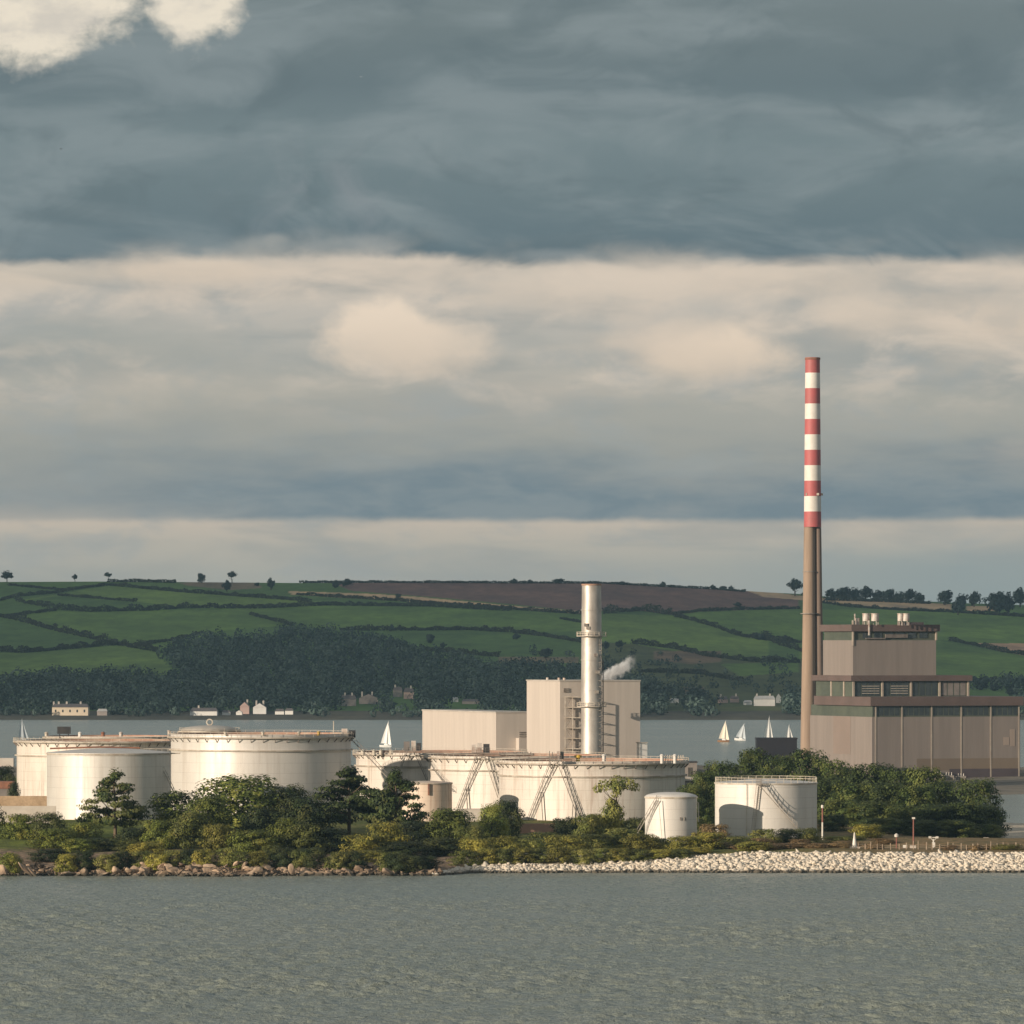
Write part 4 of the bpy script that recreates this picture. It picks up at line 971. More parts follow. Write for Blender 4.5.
HEDGES = [
 ([(-60, 604), (0, 601), (15, 597), (58, 593), (86, 588), (109, 585.5), (178, 592), (260, 598), (311, 602)], 1.1, 'long dark hedge climbing to the skyline at upper left then falling right'),
 ([(8, 585.5), (63, 590.6)], 0.7, 'short thin hedge just under the skyline at far left'),
 ([(15, 601), (56, 609.7), (89, 612), (152, 610.5), (188, 608)], 1.7, 'thick hedge dipping below the upper left fields'),
 ([(188, 608), (260, 608.5), (326, 605.5), (428, 606.5), (510, 611)], 1.3, 'long straight hedge crossing the middle fields under the straw strip'),
 ([(58, 595.7), (86, 598), (137, 602)], 0.8, 'thin hedge slanting inside the upper left field'),
 ([(0, 617), (25, 614.5), (56, 611)], 0.8, 'short hedge joining the thick hedge at far left'),
 ([(-60, 614), (0, 617), (15, 620), (51, 630), (86, 637.6), (117, 645), (157, 652)], 1.9, 'thickest diagonal hedge running down left fields to the wood'),
 ([(-60, 652), (0, 651.6), (23, 653), (71, 649), (117, 645)], 1.5, 'hedge above the lowest left field'),
 ([(137, 646), (178, 640), (203, 633)], 0.9, 'hedge along the upper edge of the left wood'),
 ([(250, 615), (270, 620), (292, 626)], 1.2, 'short hedge running down into the wood top'),
 ([(341, 630.5), (428, 630.5), (468, 630), (510, 632.5), (548, 637), (583, 643)], 1.3, 'hedge between the two middle green fields left of the silver stack'),
 ([(297, 595), (377, 600), (440, 604), (510, 609.5), (583, 614.5)], 1.0, 'hedge along the lower edge of the straw strip'),
 ([(420, 650), (473, 655), (500, 657)], 1.2, 'low hedge along the top of the middle wood'),
 ([(560, 619), (583, 623)], 0.9, 'stub of hedge just left of the silver stack'),
 ([(603, 614), (625, 612), (644, 611), (662, 614), (672, 615)], 2.0, 'dense hedge under the brown field right of the silver stack'),
 ([(672, 614.5), (700, 611.5), (740, 610), (800, 609)], 0.9, 'thin hedge along the lower right edge of the brown field'),
 ([(672, 616), (690, 620), (713, 626.5), (738, 636), (770, 641), (800, 643)], 1.3, 'hedge curving down right from the brown field corner'),
 ([(632, 644), (672, 648.5), (708, 656.6), (751, 661.7), (800, 663)], 1.4, 'ragged hedge below the bright field right of the silver stack'),
 ([(640, 672), (700, 674), (745, 683)], 1.0, 'dark hedge through the scrub right of the tall cream block'),
 ([(764, 637), (779, 645), (803, 652)], 1.7, 'short thick hedge left of the striped chimney'),
 ([(823, 603), (848, 607), (901, 610.5), (952, 612.5), (1024, 617), (1100, 618)], 1.0, 'hedge under the straw strip at upper right'),
 ([(949, 641), (972, 645), (1000, 651.6), (1030, 656)], 1.3, 'slanting hedge under the tan field at right'),
 ([(938, 682.5), (980, 682), (1040, 683.5)], 1.2, 'hedge across the low field right of the power station'),
 ([(824, 600.5), (850, 601), (880, 602), (905, 603), (930, 604)], 1.6, 'dense dark hedge beneath the skyline tree row right of the chimney'),
 ([(820, 586), (810, 592), (802, 595.5)], 0.6, 'thin hedge at the chimney on the skyline'),
 ([(300, 583), (345, 583), (420, 583), (520, 583.5), (600, 583.5), (662, 587), (713, 589.5), (745, 592)], 0.55, 'low dark hedge along the skyline above the brown field'),
 ([(108, 582.5), (140, 582), (176, 583)], 1.0, 'thicker skyline hedge between lone trees at upper left'),
]
def hedge(pts, wgt, label, k):
    r2 = np.random.RandomState(2000 + k); C, Nn, Sz = [], [], []
    L = 0
    for (a, b) in zip(pts[:-1], pts[1:]):
        n = max(int(math.hypot(b[0] - a[0], b[1] - a[1]) * 15 * (0.6 + 0.4 * wgt)), 8)
        for i in range(n):
            f = r2.rand(); px, row = a[0] + (b[0] - a[0]) * f, a[1] + (b[1] - a[1]) * f
            L += 1
            p = hill_pt(px, row)
            hz = (1.5 + 2.6 * wgt * vnoise(np.array([px * 1.0]), np.array([0.5]), 5.0, 60 + k)[0]) * (0.8 + 0.3 * wgt)
            u_ = r2.rand()
            C.append((p[0] + r2.normal() * 0.8, p[1] + r2.normal() * 1.5 * wgt, p[2] + hz * u_ * 0.95 + 0.2)); Nn.append((r2.normal() * .7, -0.8 + r2.normal() * .7, 0.5 + r2.normal() * .5)); Sz.append(r2.uniform(0.6, 1.15))
    V_, F_ = leaf_quads(np.array(C), np.array(Nn), np.array(Sz), r2)
    tag(np_mesh('hedge', V_, F_, 'leaf_hedge'), label, 'hedge', 'hedgerows on the hill across the water')
for k, (pts, wgt, lab) in enumerate(HEDGES): hedge(pts, wgt, lab, k)

def far_tree(px, base, top, wpx, label, v=None, flat=False):
    p = hill_pt(px, base) if base > float(ridge(px)) else Vector((XP(px, 6490), 6490, float(hill_z(px, 6490))))
    i = cnt.get('far', 0); cnt['far'] = i + 1
    e = thing('tree', label, 'tree', (p.x, p.y, p.z - 0.3), random.random() * 6, 'trees on the far hill')
    h = max((base - top) / F * p.y, 2.0) * 1.06 + 0.3; wd = wpx / F * p.y * 1.12
    c = bpy.data.objects.new('crown', CROWN[('far', i % 4)]); COL.objects.link(c); c.parent = e
    c.scale = (wd, wd, h * (0.75 if flat else 1)); c.location = (0, 0, h * 0.27 if flat else 0)
    if not flat and px not in (7, 75, 232, 795): c.scale.z = h * 1.32; c.location.z = -h * 0.3; c.scale.x *= 1.08
    tr = bpy.data.objects.new('trunk', TRUNK['far']); COL.objects.link(tr); tr.parent = e; tr.scale = (h, h, h)
FT = [
 (7, 582, 570.5, 14, 'round skyline tree at the far left edge'), (75, 582, 574, 6, 'tiny dark skyline tree second from the left'), (108, 582, 572.5, 9, 'flat-topped skyline tree on a thin trunk at left'),
 (201, 583, 572, 10, 'dark round skyline tree above the tan patch'), (232, 583, 571.5, 12, 'flat-topped skyline tree beside the big dark clump'), (227, 592, 580, 10, 'dark bushy clump just below the skyline tree pair'),
 (271, 590, 577.5, 9, 'leaning tree on the skyline where the straw strip starts'), (257, 586, 582, 6, 'tiny bush on the skyline left of the leaning tree'), (336, 588, 580, 10, 'left bush of a dark pair at the brown field edge'),
 (346, 587, 578.5, 15, 'right bush of a dark pair at the brown field edge'), (375, 582.8, 580.5, 8, 'small bump of bush on the skyline over the brown field'),
 (398, 598, 593, 8, 'dark bush standing in the straw strip'), (478, 583, 580.5, 9, 'low skyline bush left of the paired field trees'), (514, 583.5, 578.5, 8, 'first of three skyline bushes left of the silver stack'), (530, 583.5, 579.5, 7, 'middle of three skyline bushes left of the silver stack'),
 (558, 583.5, 578, 14, 'widest skyline bush just left of the silver stack'), (622, 583.6, 580, 13, 'wide low skyline bush just right of the silver stack'), (663, 587, 581.5, 7, 'lone pointed skyline bush over the brown field'), (713, 589.5, 584.5, 6, 'left bush of the skyline trio over the brown field'),
 (723, 590, 585.5, 9, 'middle bush of the skyline trio over the brown field'), (731, 590.5, 585.5, 7, 'right bush of the skyline trio over the brown field'),
 (795, 596, 578.5, 18, 'big round tree on the skyline left of the chimney'),
 (832, 600, 588.5, 16, 'first tree of the skyline row right of the chimney'), (843, 600, 585.5, 17, 'tallest tree of the skyline row right of the chimney'), (854, 600, 587.5, 15, 'third tree of the skyline row right of the chimney'), (866, 600.5, 586, 17, 'fourth tree of the skyline row, above the left roof vents'),
 (878, 601, 590, 14, 'fifth tree of the skyline row, between the roof vents'), (889, 601.5, 587.5, 16, 'sixth tree of the skyline row, left of the right roof vents'), (899, 602, 591.5, 13, 'seventh tree of the skyline row, above the right roof vents'), (909, 602.5, 588.5, 16, 'eighth tree of the skyline row, near its low end'),
 (920, 603, 592.5, 14, 'last low tree of the skyline row'), (945, 605, 588.5, 17, 'separate globe-shaped tree on the skyline at right'), (961, 606, 593.5, 12, 'low skyline bush beyond the globe-shaped tree'),
 (974, 607, 591, 15, 'dark tree behind the pale field patch at upper right'), (958, 615, 598, 18, 'dark spreading tree at the end of the straw strip'), (996, 614, 589.5, 28, 'broadest dark tree of the upper right clump'), (1008, 613, 592, 18, 'dark tree leaning on the broadest upper right tree'), (1020, 607, 587.5, 18, 'dark tree at the upper right edge of the hill'),
 (391, 632, 624, 8, 'small lone tree on the hedge above the middle wood'), (430, 643, 633, 11, 'dark lone tree in the green field above the middle wood'), (443, 648, 642, 8, 'low bush right of the dark lone tree in the field'), (404, 649, 640, 10, 'dark tree at the rim of the middle wood'),
 (516, 640, 633, 10, 'dark bush on the field left of the tall cream block'), (545, 658, 647, 16, 'dark tree just above the tall cream block'), (620, 647, 640, 12, 'dark bush on the field right of the silver stack'), (606, 650, 641, 9, 'dark bush touching the right side of the silver stack'),
 (738, 607, 602, 10, 'bush on the lower right part of the brown field'), (706, 610.5, 607.5, 7, 'small bush on the hedge beneath the brown field'), (760, 640, 632, 14, 'dark bush on the hedge left of the chimney'), (785, 640, 635, 10, 'low bush beside the chimney on the green field'),
 (790, 702, 692, 14, 'dark tree right of the narrow white tower house'), (980, 690, 680, 16, 'dark tree right of the power station on the low field'), (995, 691, 683, 14, 'second dark tree right of the power station'), (975, 685, 676, 12, 'dark tree touching the power station roof end'), (1012, 697, 686, 16, 'dark tree at the low right edge of the hill'),
]
for (px, base, top, wpx, lab) in FT: far_tree(px, base, top, wpx, lab, flat='flat-topped' in lab)

def house(px0, px1, wt, rt, br, wm, rm, chims, nwin, label):
    p = hill_pt((px0 + px1) / 2, br); Y = p.y; s_ = Y / F
    W_ = (px1 - px0) * s_; D_ = min(max(W_ * 0.5, 5.5), 9.0); hw = (br - wt) * s_; hr = (wt - rt) * s_
    e = thing('house', label, 'house', (p.x, Y, p.z - 0.2), random.uniform(-.06, .06), 'houses along the far shore')
    MB().box((-W_ / 2, 0, -1.2), (W_ / 2, D_, hw)).build('wall', wm, e)
    x0, x1 = -W_ / 2 - .25, W_ / 2 + .25
    gab = 'gabled' in label or 'tower' in label
    if gab:
        vs = [(x0, -.3, hw), (x1, -.3, hw), (x1, D_ + .3, hw), (x0, D_ + .3, hw), (0, -.3, hw + hr), (0, D_ + .3, hw + hr)]
        fs = [(0, 3, 5, 4), (1, 4, 5, 2), (0, 4, 1), (2, 5, 3), (0, 1, 2, 3)]
        MB().add(vs, fs).build('roof', rm, e)
        MB().add([(-W_ / 2, -.32, hw), (W_ / 2, -.32, hw), (0, -.32, hw + hr * .9)], [(0, 1, 2)]).add([(-W_ / 2, 0, hw - .02), (W_ / 2, 0, hw - .02), (W_ / 2, -.32, hw - .02), (-W_ / 2, -.32, hw - .02)], [(0, 1, 2, 3)]).build('gable', wm, e)
    else:
        hp = min(1.2, W_ * .15)
        vs = [(x0, -.3, hw), (x1, -.3, hw), (x1, D_ + .3, hw), (x0, D_ + .3, hw), (x0 + hp, D_ / 2, hw + hr), (x1 - hp, D_ / 2, hw + hr)]
        fs = [(0, 1, 5, 4), (1, 2, 5), (2, 3, 4, 5), (3, 0, 4), (0, 3, 2, 1)]
        MB().add(vs, fs).build('roof', rm, e)
    for c in chims:
        cx = (c - (px0 + px1) / 2) * s_; cx = min(max(cx, -W_ / 2 + .6), W_ / 2 - .6)
        MB().box((cx - .55, D_ / 2 - .5, hw), (cx + .55, D_ / 2 + .5, hw + hr + 1.5)).build('chimney', 'chim', e)
    for k in range(nwin if nwin >= 5 else 0):
        cx = -W_ / 2 + W_ * (k + .5) / nwin; ww = min(0.5, W_ / nwin * .14)
        MB().box((cx - ww, -.06 if not gab else -.36, hw * .42), (cx + ww, .1, hw * .72)).build('window', 'glass', e)
for h in HOUSES: house(*h)
#@@IND
# ------------------------------------------------------------------ tanks
def stair(name, parent, a, b, mat='stair', w=0.9, side=(0, 1, 0), rail=1.1, truss=False):
    """open stair flight between two points: stringers, treads, handrails and posts"""
    a = Vector(a); b = Vector(b); sd = Vector(side).normalized() * (w / 2); mb = MB(); up = Vector((0, 0, rail))
    for q in (-1, 1):
        mb.bar(a + sd * q, b + sd * q, 0.1, 0.2); mb.bar(a + sd * q + up, b + sd * q + up, 0.07)
    n = max(int((b - a).length / 1.5), 2)
    for i in range(n + 1):
        p = a.lerp(b, i / n)
        for q in (-1, 1): mb.bar(p + sd * q, p + sd * q + up, 0.06)
    n = max(int(abs(b.z - a.z) / 0.42), 2)
    for i in range(n):
        p = a.lerp(b, (i + .5) / n); mb.bar(p - sd, p + sd, 0.16, 0.04)
    return mb.build(name, mat, parent)
def ring_rail(name, parent, r_, z0, h=1.1, n=48, a0=0, a1=2 * PI, mat='rail', w=0.07):
    mb = MB(); full = abs(a1 - a0 - 2 * PI) < 1e-6
    pt = lambda i, z: (r_ * math.cos(a0 + (a1 - a0) * i / n), r_ * math.sin(a0 + (a1 - a0) * i / n), z)
    for i in range(n):
        for z in (z0 + h, z0 + h * .55): mb.bar(pt(i, z), pt(i + 1, z), w)
        mb.bar(pt(i, z0), pt(i, z0 + h), w * 1.2)
    return mb.build(name, mat, parent)
def girder(parent, r_, z, wd=0.9, br=True, n=96, mat='girder', under=True):
    mb = MB(); mb.lathe((0, 0), [(r_ + .02, z), (r_ + wd, z), (r_ + wd, z + .35), (r_ + .02, z + .35)], n, closed=True)
    o = mb.build('wind_girder', mat, parent)
    if br:
        b2 = MB()
        for i in range(n // 2):
            a = 2 * PI * (i + .5) / (n // 2); c, s_ = math.cos(a), math.sin(a)
            b2.bar((c * (r_ + .06), s_ * (r_ + .06), z - .95), (c * (r_ + wd * .92), s_ * (r_ + wd * .92), z - .06), 0.12, 0.2)
        b2.build('bracket', 'girder_dark', o)
    return o
def tank(label, px0, px1, top, Yc, mat, roof='open', group='storage tanks', girders=(0.0, 3.6), rail=None, base=None, name='storage_tank'):
    r_ = .5 * (px1 - px0) * Yc / F; X = XP((px0 + px1) / 2, Yc); zt = ZR(top, Yc - r_); z0 = g1(X, Yc) if base is None else base
    e = thing(name, label, 'tank', (X, Yc, z0), 0, group); H = zt - z0; n = 128
    mb = MB()
    if roof == 'open':
        mb.lathe((0, 0), [(r_, -2.5), (r_, H), (r_ - .12, H)], n)
        mb.build('shell', mat, e)
        MB().lathe((0, 0), [(r_ - .12, H), (r_ - .12, H - 2.8)], n).build('inner_wall', 'rust_wall', e)
        f = MB().cyl((0, 0), r_ - .35, r_ - .35, H - 2.6, H - 2.2, n); f.lathe((0, 0), [(r_ - .35, H - 2.2), (r_ - .5, H - 1.4), (r_ - .8, H - 1.4), (r_ - .8, H - 2.2)], n)
        f.build('floating_roof', 'rust', e)
    elif roof == 'cone':
        mb.lathe((0, 0), [(r_, -2.5), (r_, H)], n); mb.build('shell', mat, e)
        MB().lathe((0, 0), [(r_ + .08, H - .12), (r_ + .08, H + .02), (r_ * .66, H + r_ * .035), (r_ * .33, H + r_ * .06), (0.05, H + r_ * .07)], n, smooth=True).build('roof', mat, e)
    elif roof == 'dome':
        mb.lathe((0, 0), [(r_, -2.5), (r_, H)], n); mb.build('shell', mat, e)
        MB().lathe((0, 0), [(r_ + .1, H - .15), (r_ + .1, H + .02)] + [(r_ * math.cos(a), H + r_ * .17 * math.sin(a)) for a in np.linspace(0.1, 1.5, 7)], n, smooth=True).build('roof', 'clad_grey' if 'dome' in label else mat, e)
    for k, gz in enumerate(girders): girder(e, r_, H - gz - .5, 1.0 if k == 0 else 0.55, br=(k == 0))
    if rail: ring_rail('handrail', e, r_ + rail[0], H + rail[1], n=int(r_ * 3))
    return e, r_, H
def at(e, px, row, Y): return tuple(XYZ(px, row, Y) - e.location)
def hug(e, r_, px, row, off=1.0):
    Y = e.location.y - r_
    for _ in range(6): Y = e.location.y - math.sqrt(max((r_ + off) ** 2 - (XP(px, Y) - e.location.x) ** 2, 0.01))
    return at(e, px, row, Y)
def foot(e, px, Y, dz=0): X = XP(px, Y); return (X - e.location.x, Y - e.location.y, g1(X, Y) + dz - e.location.z)
def platform(e, px, row, Y, w=2.6, dp=2.2, boxes=(), h=1.2):
    p = Vector(at(e, px, row, Y)); mb = MB(); mb.box((p.x - w / 2, p.y - dp / 2, p.z - .2), (p.x + w / 2, p.y + dp / 2, p.z))
    for i in range(5):
        x_ = p.x - w / 2 + w * i / 4
        for y_ in (p.y - dp / 2, p.y + dp / 2): mb.bar((x_, y_, p.z), (x_, y_, p.z + h), .08)
    for y_ in (p.y - dp / 2, p.y + dp / 2):
        for z_ in (.55, 1): mb.bar((p.x - w / 2, y_, p.z + h * z_), (p.x + w / 2, y_, p.z + h * z_), .08)
    o = mb.build('platform', 'stair', e)
    for (x0, x1, hz, mt) in boxes:
        MB().box((p.x + x0, p.y - .6, p.z + .02), (p.x + x1, p.y + .6, p.z + hz)).build('control_box', mt, o)
    return p

# tall open tank at the far left and the one behind it
e, r_, H = tank('tall cream open-topped tank at the far left, half hidden by the smooth silver tank', 17, 180, 741.5, 1600, 'tank_cream', rail=(0.9, -0.4))
MB().tube([at(e, 50, 748.5, 1576), at(e, 100, 747, 1574), at(e, 140, 748, 1575)], [.22, .22, .22]).build('top_pipe', 'rust', e)
e, r_, H = tank('rear open tank whose rusty rim shows above the tall cream tank', 46, 172, 736.8, 1682, 'tank_cream', girders=(0.0,))
bx = MB(); p = Vector(at(e, 64, 736, 1668)); bx.box((p.x - 1.8, p.y - 1, p.z + .6), (p.x + 1.8, p.y + 1, p.z + 2.6)); bx.bar((p.x - 1.2, p.y, p.z - .6), (p.x - 1.2, p.y, p.z + .7), .25); bx.bar((p.x + 1.2, p.y, p.z - .6), (p.x + 1.2, p.y, p.z + .7), .25)
bx.build('rim_cabin', 'black', e)
for px, k in ((46.5, 'rail'), (80, 'tank_white'), (103, 'rust'), (121, 'vent_white')):
    q = Vector(at(e, px, 736.5, 1666 if px > 50 else 1682)); v_ = MB().cyl((q.x, q.y), .5, .5, q.z - .6, q.z + .9, 10); v_.cyl((q.x, q.y), .7, .3, q.z + .9, q.z + 1.3, 10); v_.build('rim_vent', k, e)
# smooth silver tank
e, r_, H = tank('smooth silver tank without ribs, brightest in front at left', 47, 171, 753.5, 1490, 'tank_silver', 'cone', girders=())
MB().lathe((0, 0), [(r_ + .02, H - .5), (r_ + .14, H - .5), (r_ + .14, H - .1), (r_ + .02, H - .1)], 96, closed=True).build('top_band', 'girder', e)
walk = MB(); p = Vector(at(e, 160, 753.5, 1490)); walk.box((p.x - 4, p.y - .6, p.z - .1), (p.x + 5, p.y + .6, p.z + .15))
for k in range(7): walk.bar((p.x - 4 + 1.5 * k, p.y - .6, p.z + .1), (p.x - 4 + 1.5 * k, p.y - .6, p.z + 1.2), .08)
walk.bar((p.x - 4, p.y - .6, p.z + 1.2), (p.x + 5, p.y - .6, p.z + 1.2), .1); walk.build('walkway', 'rail', e)
stair('stair', e, at(e, 157, 757, 1484), at(e, 176, 797, 1484), 'stair_pale', 1.1)
# big silver tank
e, r_, H = tank('biggest silver tank with ribbed upper ring beside the smooth silver tank', 171, 351, 734.5, 1560, 'tank_silver', girders=(0.6, 3.9))
ring_rail('handrail', e, r_ + .85, H - .75, 1.2, 60)
for px, k in ((298, 'rail'), (317, 'yellow'), (226, 'rail'), (166, 'vent_white'), (263, 'rail')):
    a_ = math.asin(max(-1, min(1, (XP(px, 1538) - e.location.x) / r_))); q = (math.sin(a_) * (r_ + .5), -math.cos(a_) * (r_ + .5), H - .3)
    v_ = MB().cyl(q[:2], .35, .35, q[2], q[2] + .8, 10); v_.cyl(q[:2], .5, .5, q[2] + .8, q[2] + 1.0, 10); v_.build('rim_vent', k, e)
for k in range(9):
    px = 331 + 2 * k; q = Vector(at(e, px, 738, 1550)); MB().bar(q, q + Vector((0, 0, 1.6)), .18).build('rail_post', 'rail', e)
p = platform(e, 347, 737.5, 1556, 3.4, 3, ((-1.4, .1, 2.3, 'vent_white'), (.4, 2.2, 1.9, 'black')))
MB().bar(at(e, 333.5, 737, 1548), at(e, 333.5, 721, 1548), .2).build('mast', 'rail', e)
stair('stair', e, at(e, 352, 740, 1552), at(e, 388, 778, 1540), 'stair', 1.2)
# far small tank with a domed roof
e, r_, H = tank('distant tank with a domed roof topped by a ring, peeping over the biggest silver tank', 181, 238, 730.5, 1760, 'tank_cream', 'dome', girders=(0.0,), rail=(0.5, -.4))
ap = H + r_ * .17
kb = MB(); n_ = 16
for i in range(n_):
    a0, a1 = 2 * PI * i / n_, 2 * PI * (i + 1) / n_; kb.bar((math.cos(a0) * .85, 0, ap + .9 + math.sin(a0) * .85), (math.cos(a1) * .85, 0, ap + .9 + math.sin(a1) * .85), .35)
kb.build('roof_ring', 'rail', e)
# middle row of three open tanks
e4, r4, H4 = tank('left cream open tank of the middle row, behind the pines', 356, 524, 753, 1631, 'tank_cream', girders=(0.3, 3.4), rail=(0.9, -.6))
p = platform(e4, 412, 750.5, 1604, 4.2, 3, ((-2.2, -.6, 2.4, 'grey_wall'), (-.2, 1, 2.6, 'vent_white'), (1.2, 2.4, 2.0, 'black')))
stair('stair', e4, hug(e4, r4, 407, 751, 1.8), hug(e4, r4, 394, 790), 'stair', .9); stair('stair', e4, hug(e4, r4, 414, 752, 1.8), hug(e4, r4, 430, 788), 'stair', .9)
for px in (363, 374, 381, 391): q = Vector(at(e4, px, 753.5, 1612)); MB().cyl((q.x, q.y), .5, .5, q.z - .4, q.z + .8, 8).cyl((q.x, q.y), .7, .2, q.z + .8, q.z + 1.1, 8).build('rim_vent', 'rail', e4)
e5, r5, H5 = tank('middle cream open tank of the row, with the white hut at its foot', 428, 602, 756.5, 1570, 'tank_cream', girders=(0.3, 3.4), rail=(0.9, -.6))
p = platform(e5, 481, 752.5, 1545, 4.6, 3, ((-2.4, -1.3, 2.0, 'vent_white'), (-1, .2, 2.4, 'vent_white'), (.6, 2.2, 2.2, 'black')))
stair('stair', e5, hug(e5, r5, 478, 754, 1.8), hug(e5, r5, 456, 813), 'stair', .9); stair('stair', e5, hug(e5, r5, 483, 754, 1.8), hug(e5, r5, 498, 798), 'stair_pale', .9)
MB().bar(hug(e5, r5, 466, 786, .8), hug(e5, r5, 468, 814, .8), .25).bar(hug(e5, r5, 463.5, 790, .8), hug(e5, r5, 468, 790, .8), .15).build('stair_prop', 'stair', e5)
rp = MB()
for i in range(12): rp.bar(at(e5, 500 + i * 2.8, 755.5, 1592), at(e5, 500 + i * 2.8, 752, 1592), .25)
rp.bar(at(e5, 499, 754, 1592), at(e5, 533, 754.3, 1592), .5); rp.build('rim_pipework', 'stair', e5)
e6, r6, H6 = tank('front cream open tank of the row, widest, with a stair pair', 499, 685, 761.5, 1506, 'tank_cream', girders=(0.4, 3.5), rail=(0.9, -.6))
p = platform(e6, 556, 760, 1480.5, 2.6, 2.6, ((.2, .9, 2.2, 'vent_white'),))
MB().bar(at(e6, 549.5, 762, 1480), at(e6, 549.5, 751, 1480), .22).bar(at(e6, 552.5, 762, 1480), at(e6, 552.5, 752, 1480), .22).bar(at(e6, 562, 759, 1482), at(e6, 562, 751, 1482), .9).build('loading_arm', 'stair', e6)
stair('stair', e6, hug(e6, r6, 551, 762, 1.8), hug(e6, r6, 527, 823), 'stair', .9); stair('stair', e6, hug(e6, r6, 557, 762, 1.8), hug(e6, r6, 580, 822), 'stair', .9)
MB().bar(hug(e6, r6, 541, 792, .8), hug(e6, r6, 543, 822, .8), .22).bar(hug(e6, r6, 573, 804, .8), hug(e6, r6, 572, 822, .8), .22).build('stair_prop', 'stair', e6)
vv = MB(); q = Vector(at(e6, 578, 758.5, 1484)); vv.cyl((q.x, q.y), .5, .5, q.z - .8, q.z + .9, 10).cyl((q.x, q.y), .9, .9, q.z + .2, q.z + .8, 10); vv.build('rim_valve', 'yellow', e6)
for k in range(11):
    px = 661 + 2.2 * k; yy = 1506 - math.sqrt(max(r6 ** 2 - (XP(px, 1500) - e6.location.x) ** 2, 4)) + .2
    q = Vector(at(e6, px, 761, yy)); MB().bar(q, q + Vector((0, 0, 1.5)), .2).build('rail_post', 'rail', e6)
for px in (662, 675, 604): q = Vector(at(e6, px, 761, 1486)); MB().cyl((q.x, q.y), .45, .45, q.z - .6, q.z + 1.3, 8).cyl((q.x, q.y), .65, .3, q.z + 1.3, q.z + 1.7, 8).build('rim_vent', 'tank_white', e6)
# small tanks
e, r_, H = tank('small rust-streaked tank standing before the middle row behind the pines', 402, 452, 783, 1482, 'tank_stained', 'cone', girders=())
MB().lathe((0, 0), [(r_ + .01, H - .35), (r_ + .2, H - .35), (r_ + .2, H - .05), (r_ + .01, H - .05)], 64, closed=True).build('top_band', 'girder', e)
MB().box((r_ * .05, -r_ - .5, H - 3), (r_ * .05 + .35, -r_ - .15, H - .2)).build('down_pipe', 'rust', e)
e, r_, H = tank('smallest white tank with a plain stair at its left, in front of the copse', 645, 697, 797, 1382, 'tank_white', 'dome', girders=())
MB().lathe((0, 0), [(r_ + .01, H - .4), (r_ + .16, H - .4), (r_ + .16, H), (r_ + .01, H)], 64, closed=True).build('top_band', 'rail', e)
for px in (666, 674, 655): q = Vector(at(e, px, 796.5, 1381)); MB().cyl((q.x, q.y), .25, .25, q.z - .6, q.z + .5, 8).cyl((q.x, q.y), .4, .4, q.z + .5, q.z + .7, 8).build('roof_vent', 'rail', e)
MB().bar(at(e, 658.5, 800, 1375.6), at(e, 662, 838, 1375.6), .12).build('cable_pipe', 'rail', e)
mk = MB(); q = Vector(at(e, 683, 819, 1376)); a_ = math.asin((q.x) / (r_ + .05)); 
for dx, w_, h_ in ((-.55, .35, .75), (.15, .5, .9), (.75, .3, .6)):
    aa = a_ + dx / r_; c, s_ = math.sin(aa) * (r_ + .03), -math.cos(aa) * (r_ + .03); mk.box((c - w_ / 2, s_ - .03, q.z - h_ / 2), (c + w_ / 2, s_ + .06, q.z + h_ / 2))
mk.build('dark_marking', 'stair', e)
stair('stair', e, at(e, 657, 800, 1376.2), at(e, 637, 834, 1379), 'stair', 0.7)
MB().tube([at(e, 697, 802, 1380), at(e, 698.5, 803, 1380), at(e, 698.5, 822, 1380)], [.12, .12, .12]).build('side_pipe', 'rail', e)
e, r_, H = tank('white railed tank carrying the shadow of the smallest tank', 715, 817, 783.5, 1403, 'tank_white', 'cone', girders=())
ring_rail('handrail', e, r_ - .1, H, 1.25, 40, w=.09)
MB().lathe((0, 0), [(r_ + .01, H - .3), (r_ + .2, H - .3), (r_ + .2, H), (r_ + .01, H)], 96, closed=True).build('top_band', 'rail', e)
p = platform(e, 759, 784.5, 1390.2, 1.3, 1.2, ())
stair('ladder', e, hug(e, r_, 758, 786, .5), hug(e, r_, 752.5, 836, .6), 'stair_pale', .8, (1, 0, 0), .2)
stair('stair', e, hug(e, r_, 760, 786, 1.9), hug(e, r_, 797, 828, 1.2), 'stair_pale', .7)
MB().bar(at(e, 746.5, 784, 1391.8), at(e, 746.5, 836, 1391.8), .12).build('drain_pipe', 'rail', e)

# ------------------------------------------------------------------ white plant buildings and silver stack
def cornered(name, label, cat, px, Y, group=None):
    X = XP(px, Y); return thing(name, label, cat, (X, Y, g1(X, Y)), R(20), group)
def zloc(e, row): return ZR(row, e.location.y) - e.location.z
e = cornered('plant_hall', 'long low cream plant hall left of the tall cream block', 'building', 496, 2032)
zt = zloc(e, 713)
MB().box((0, 0, -2), (15, 76, zt)).build('wall', 'clad_cream', e)
MB().box((-.2, -.2, zt + .003), (15.2, 76.2, zt + .45)).build('roof_edge', 'clad_grey', e)
lv = MB()
for i in range(5): lv.box((8.3, -.3, zt - 9.6 + i * .7), (11.2, -.01, zt - 9.6 + i * .7 + .35))
lv.build('louvre', 'stair', e)
MB().box((7.2, -3, -2), (14, -.02, zloc(e, 738))).build('annex', 'clad_cream', e)
e = cornered('plant_block', 'tall cream plant block behind the silver stack', 'building', 560, 1990)
zt = zloc(e, 681.5)
MB().box((0, 0, -2), (28.5, 32, zt)).build('wall', 'clad_cream', e)
MB().box((-.2, -.2, zt + .003), (28.7, 32.2, zt + .45)).build('roof_edge', 'clad_grey', e)
rv = MB()
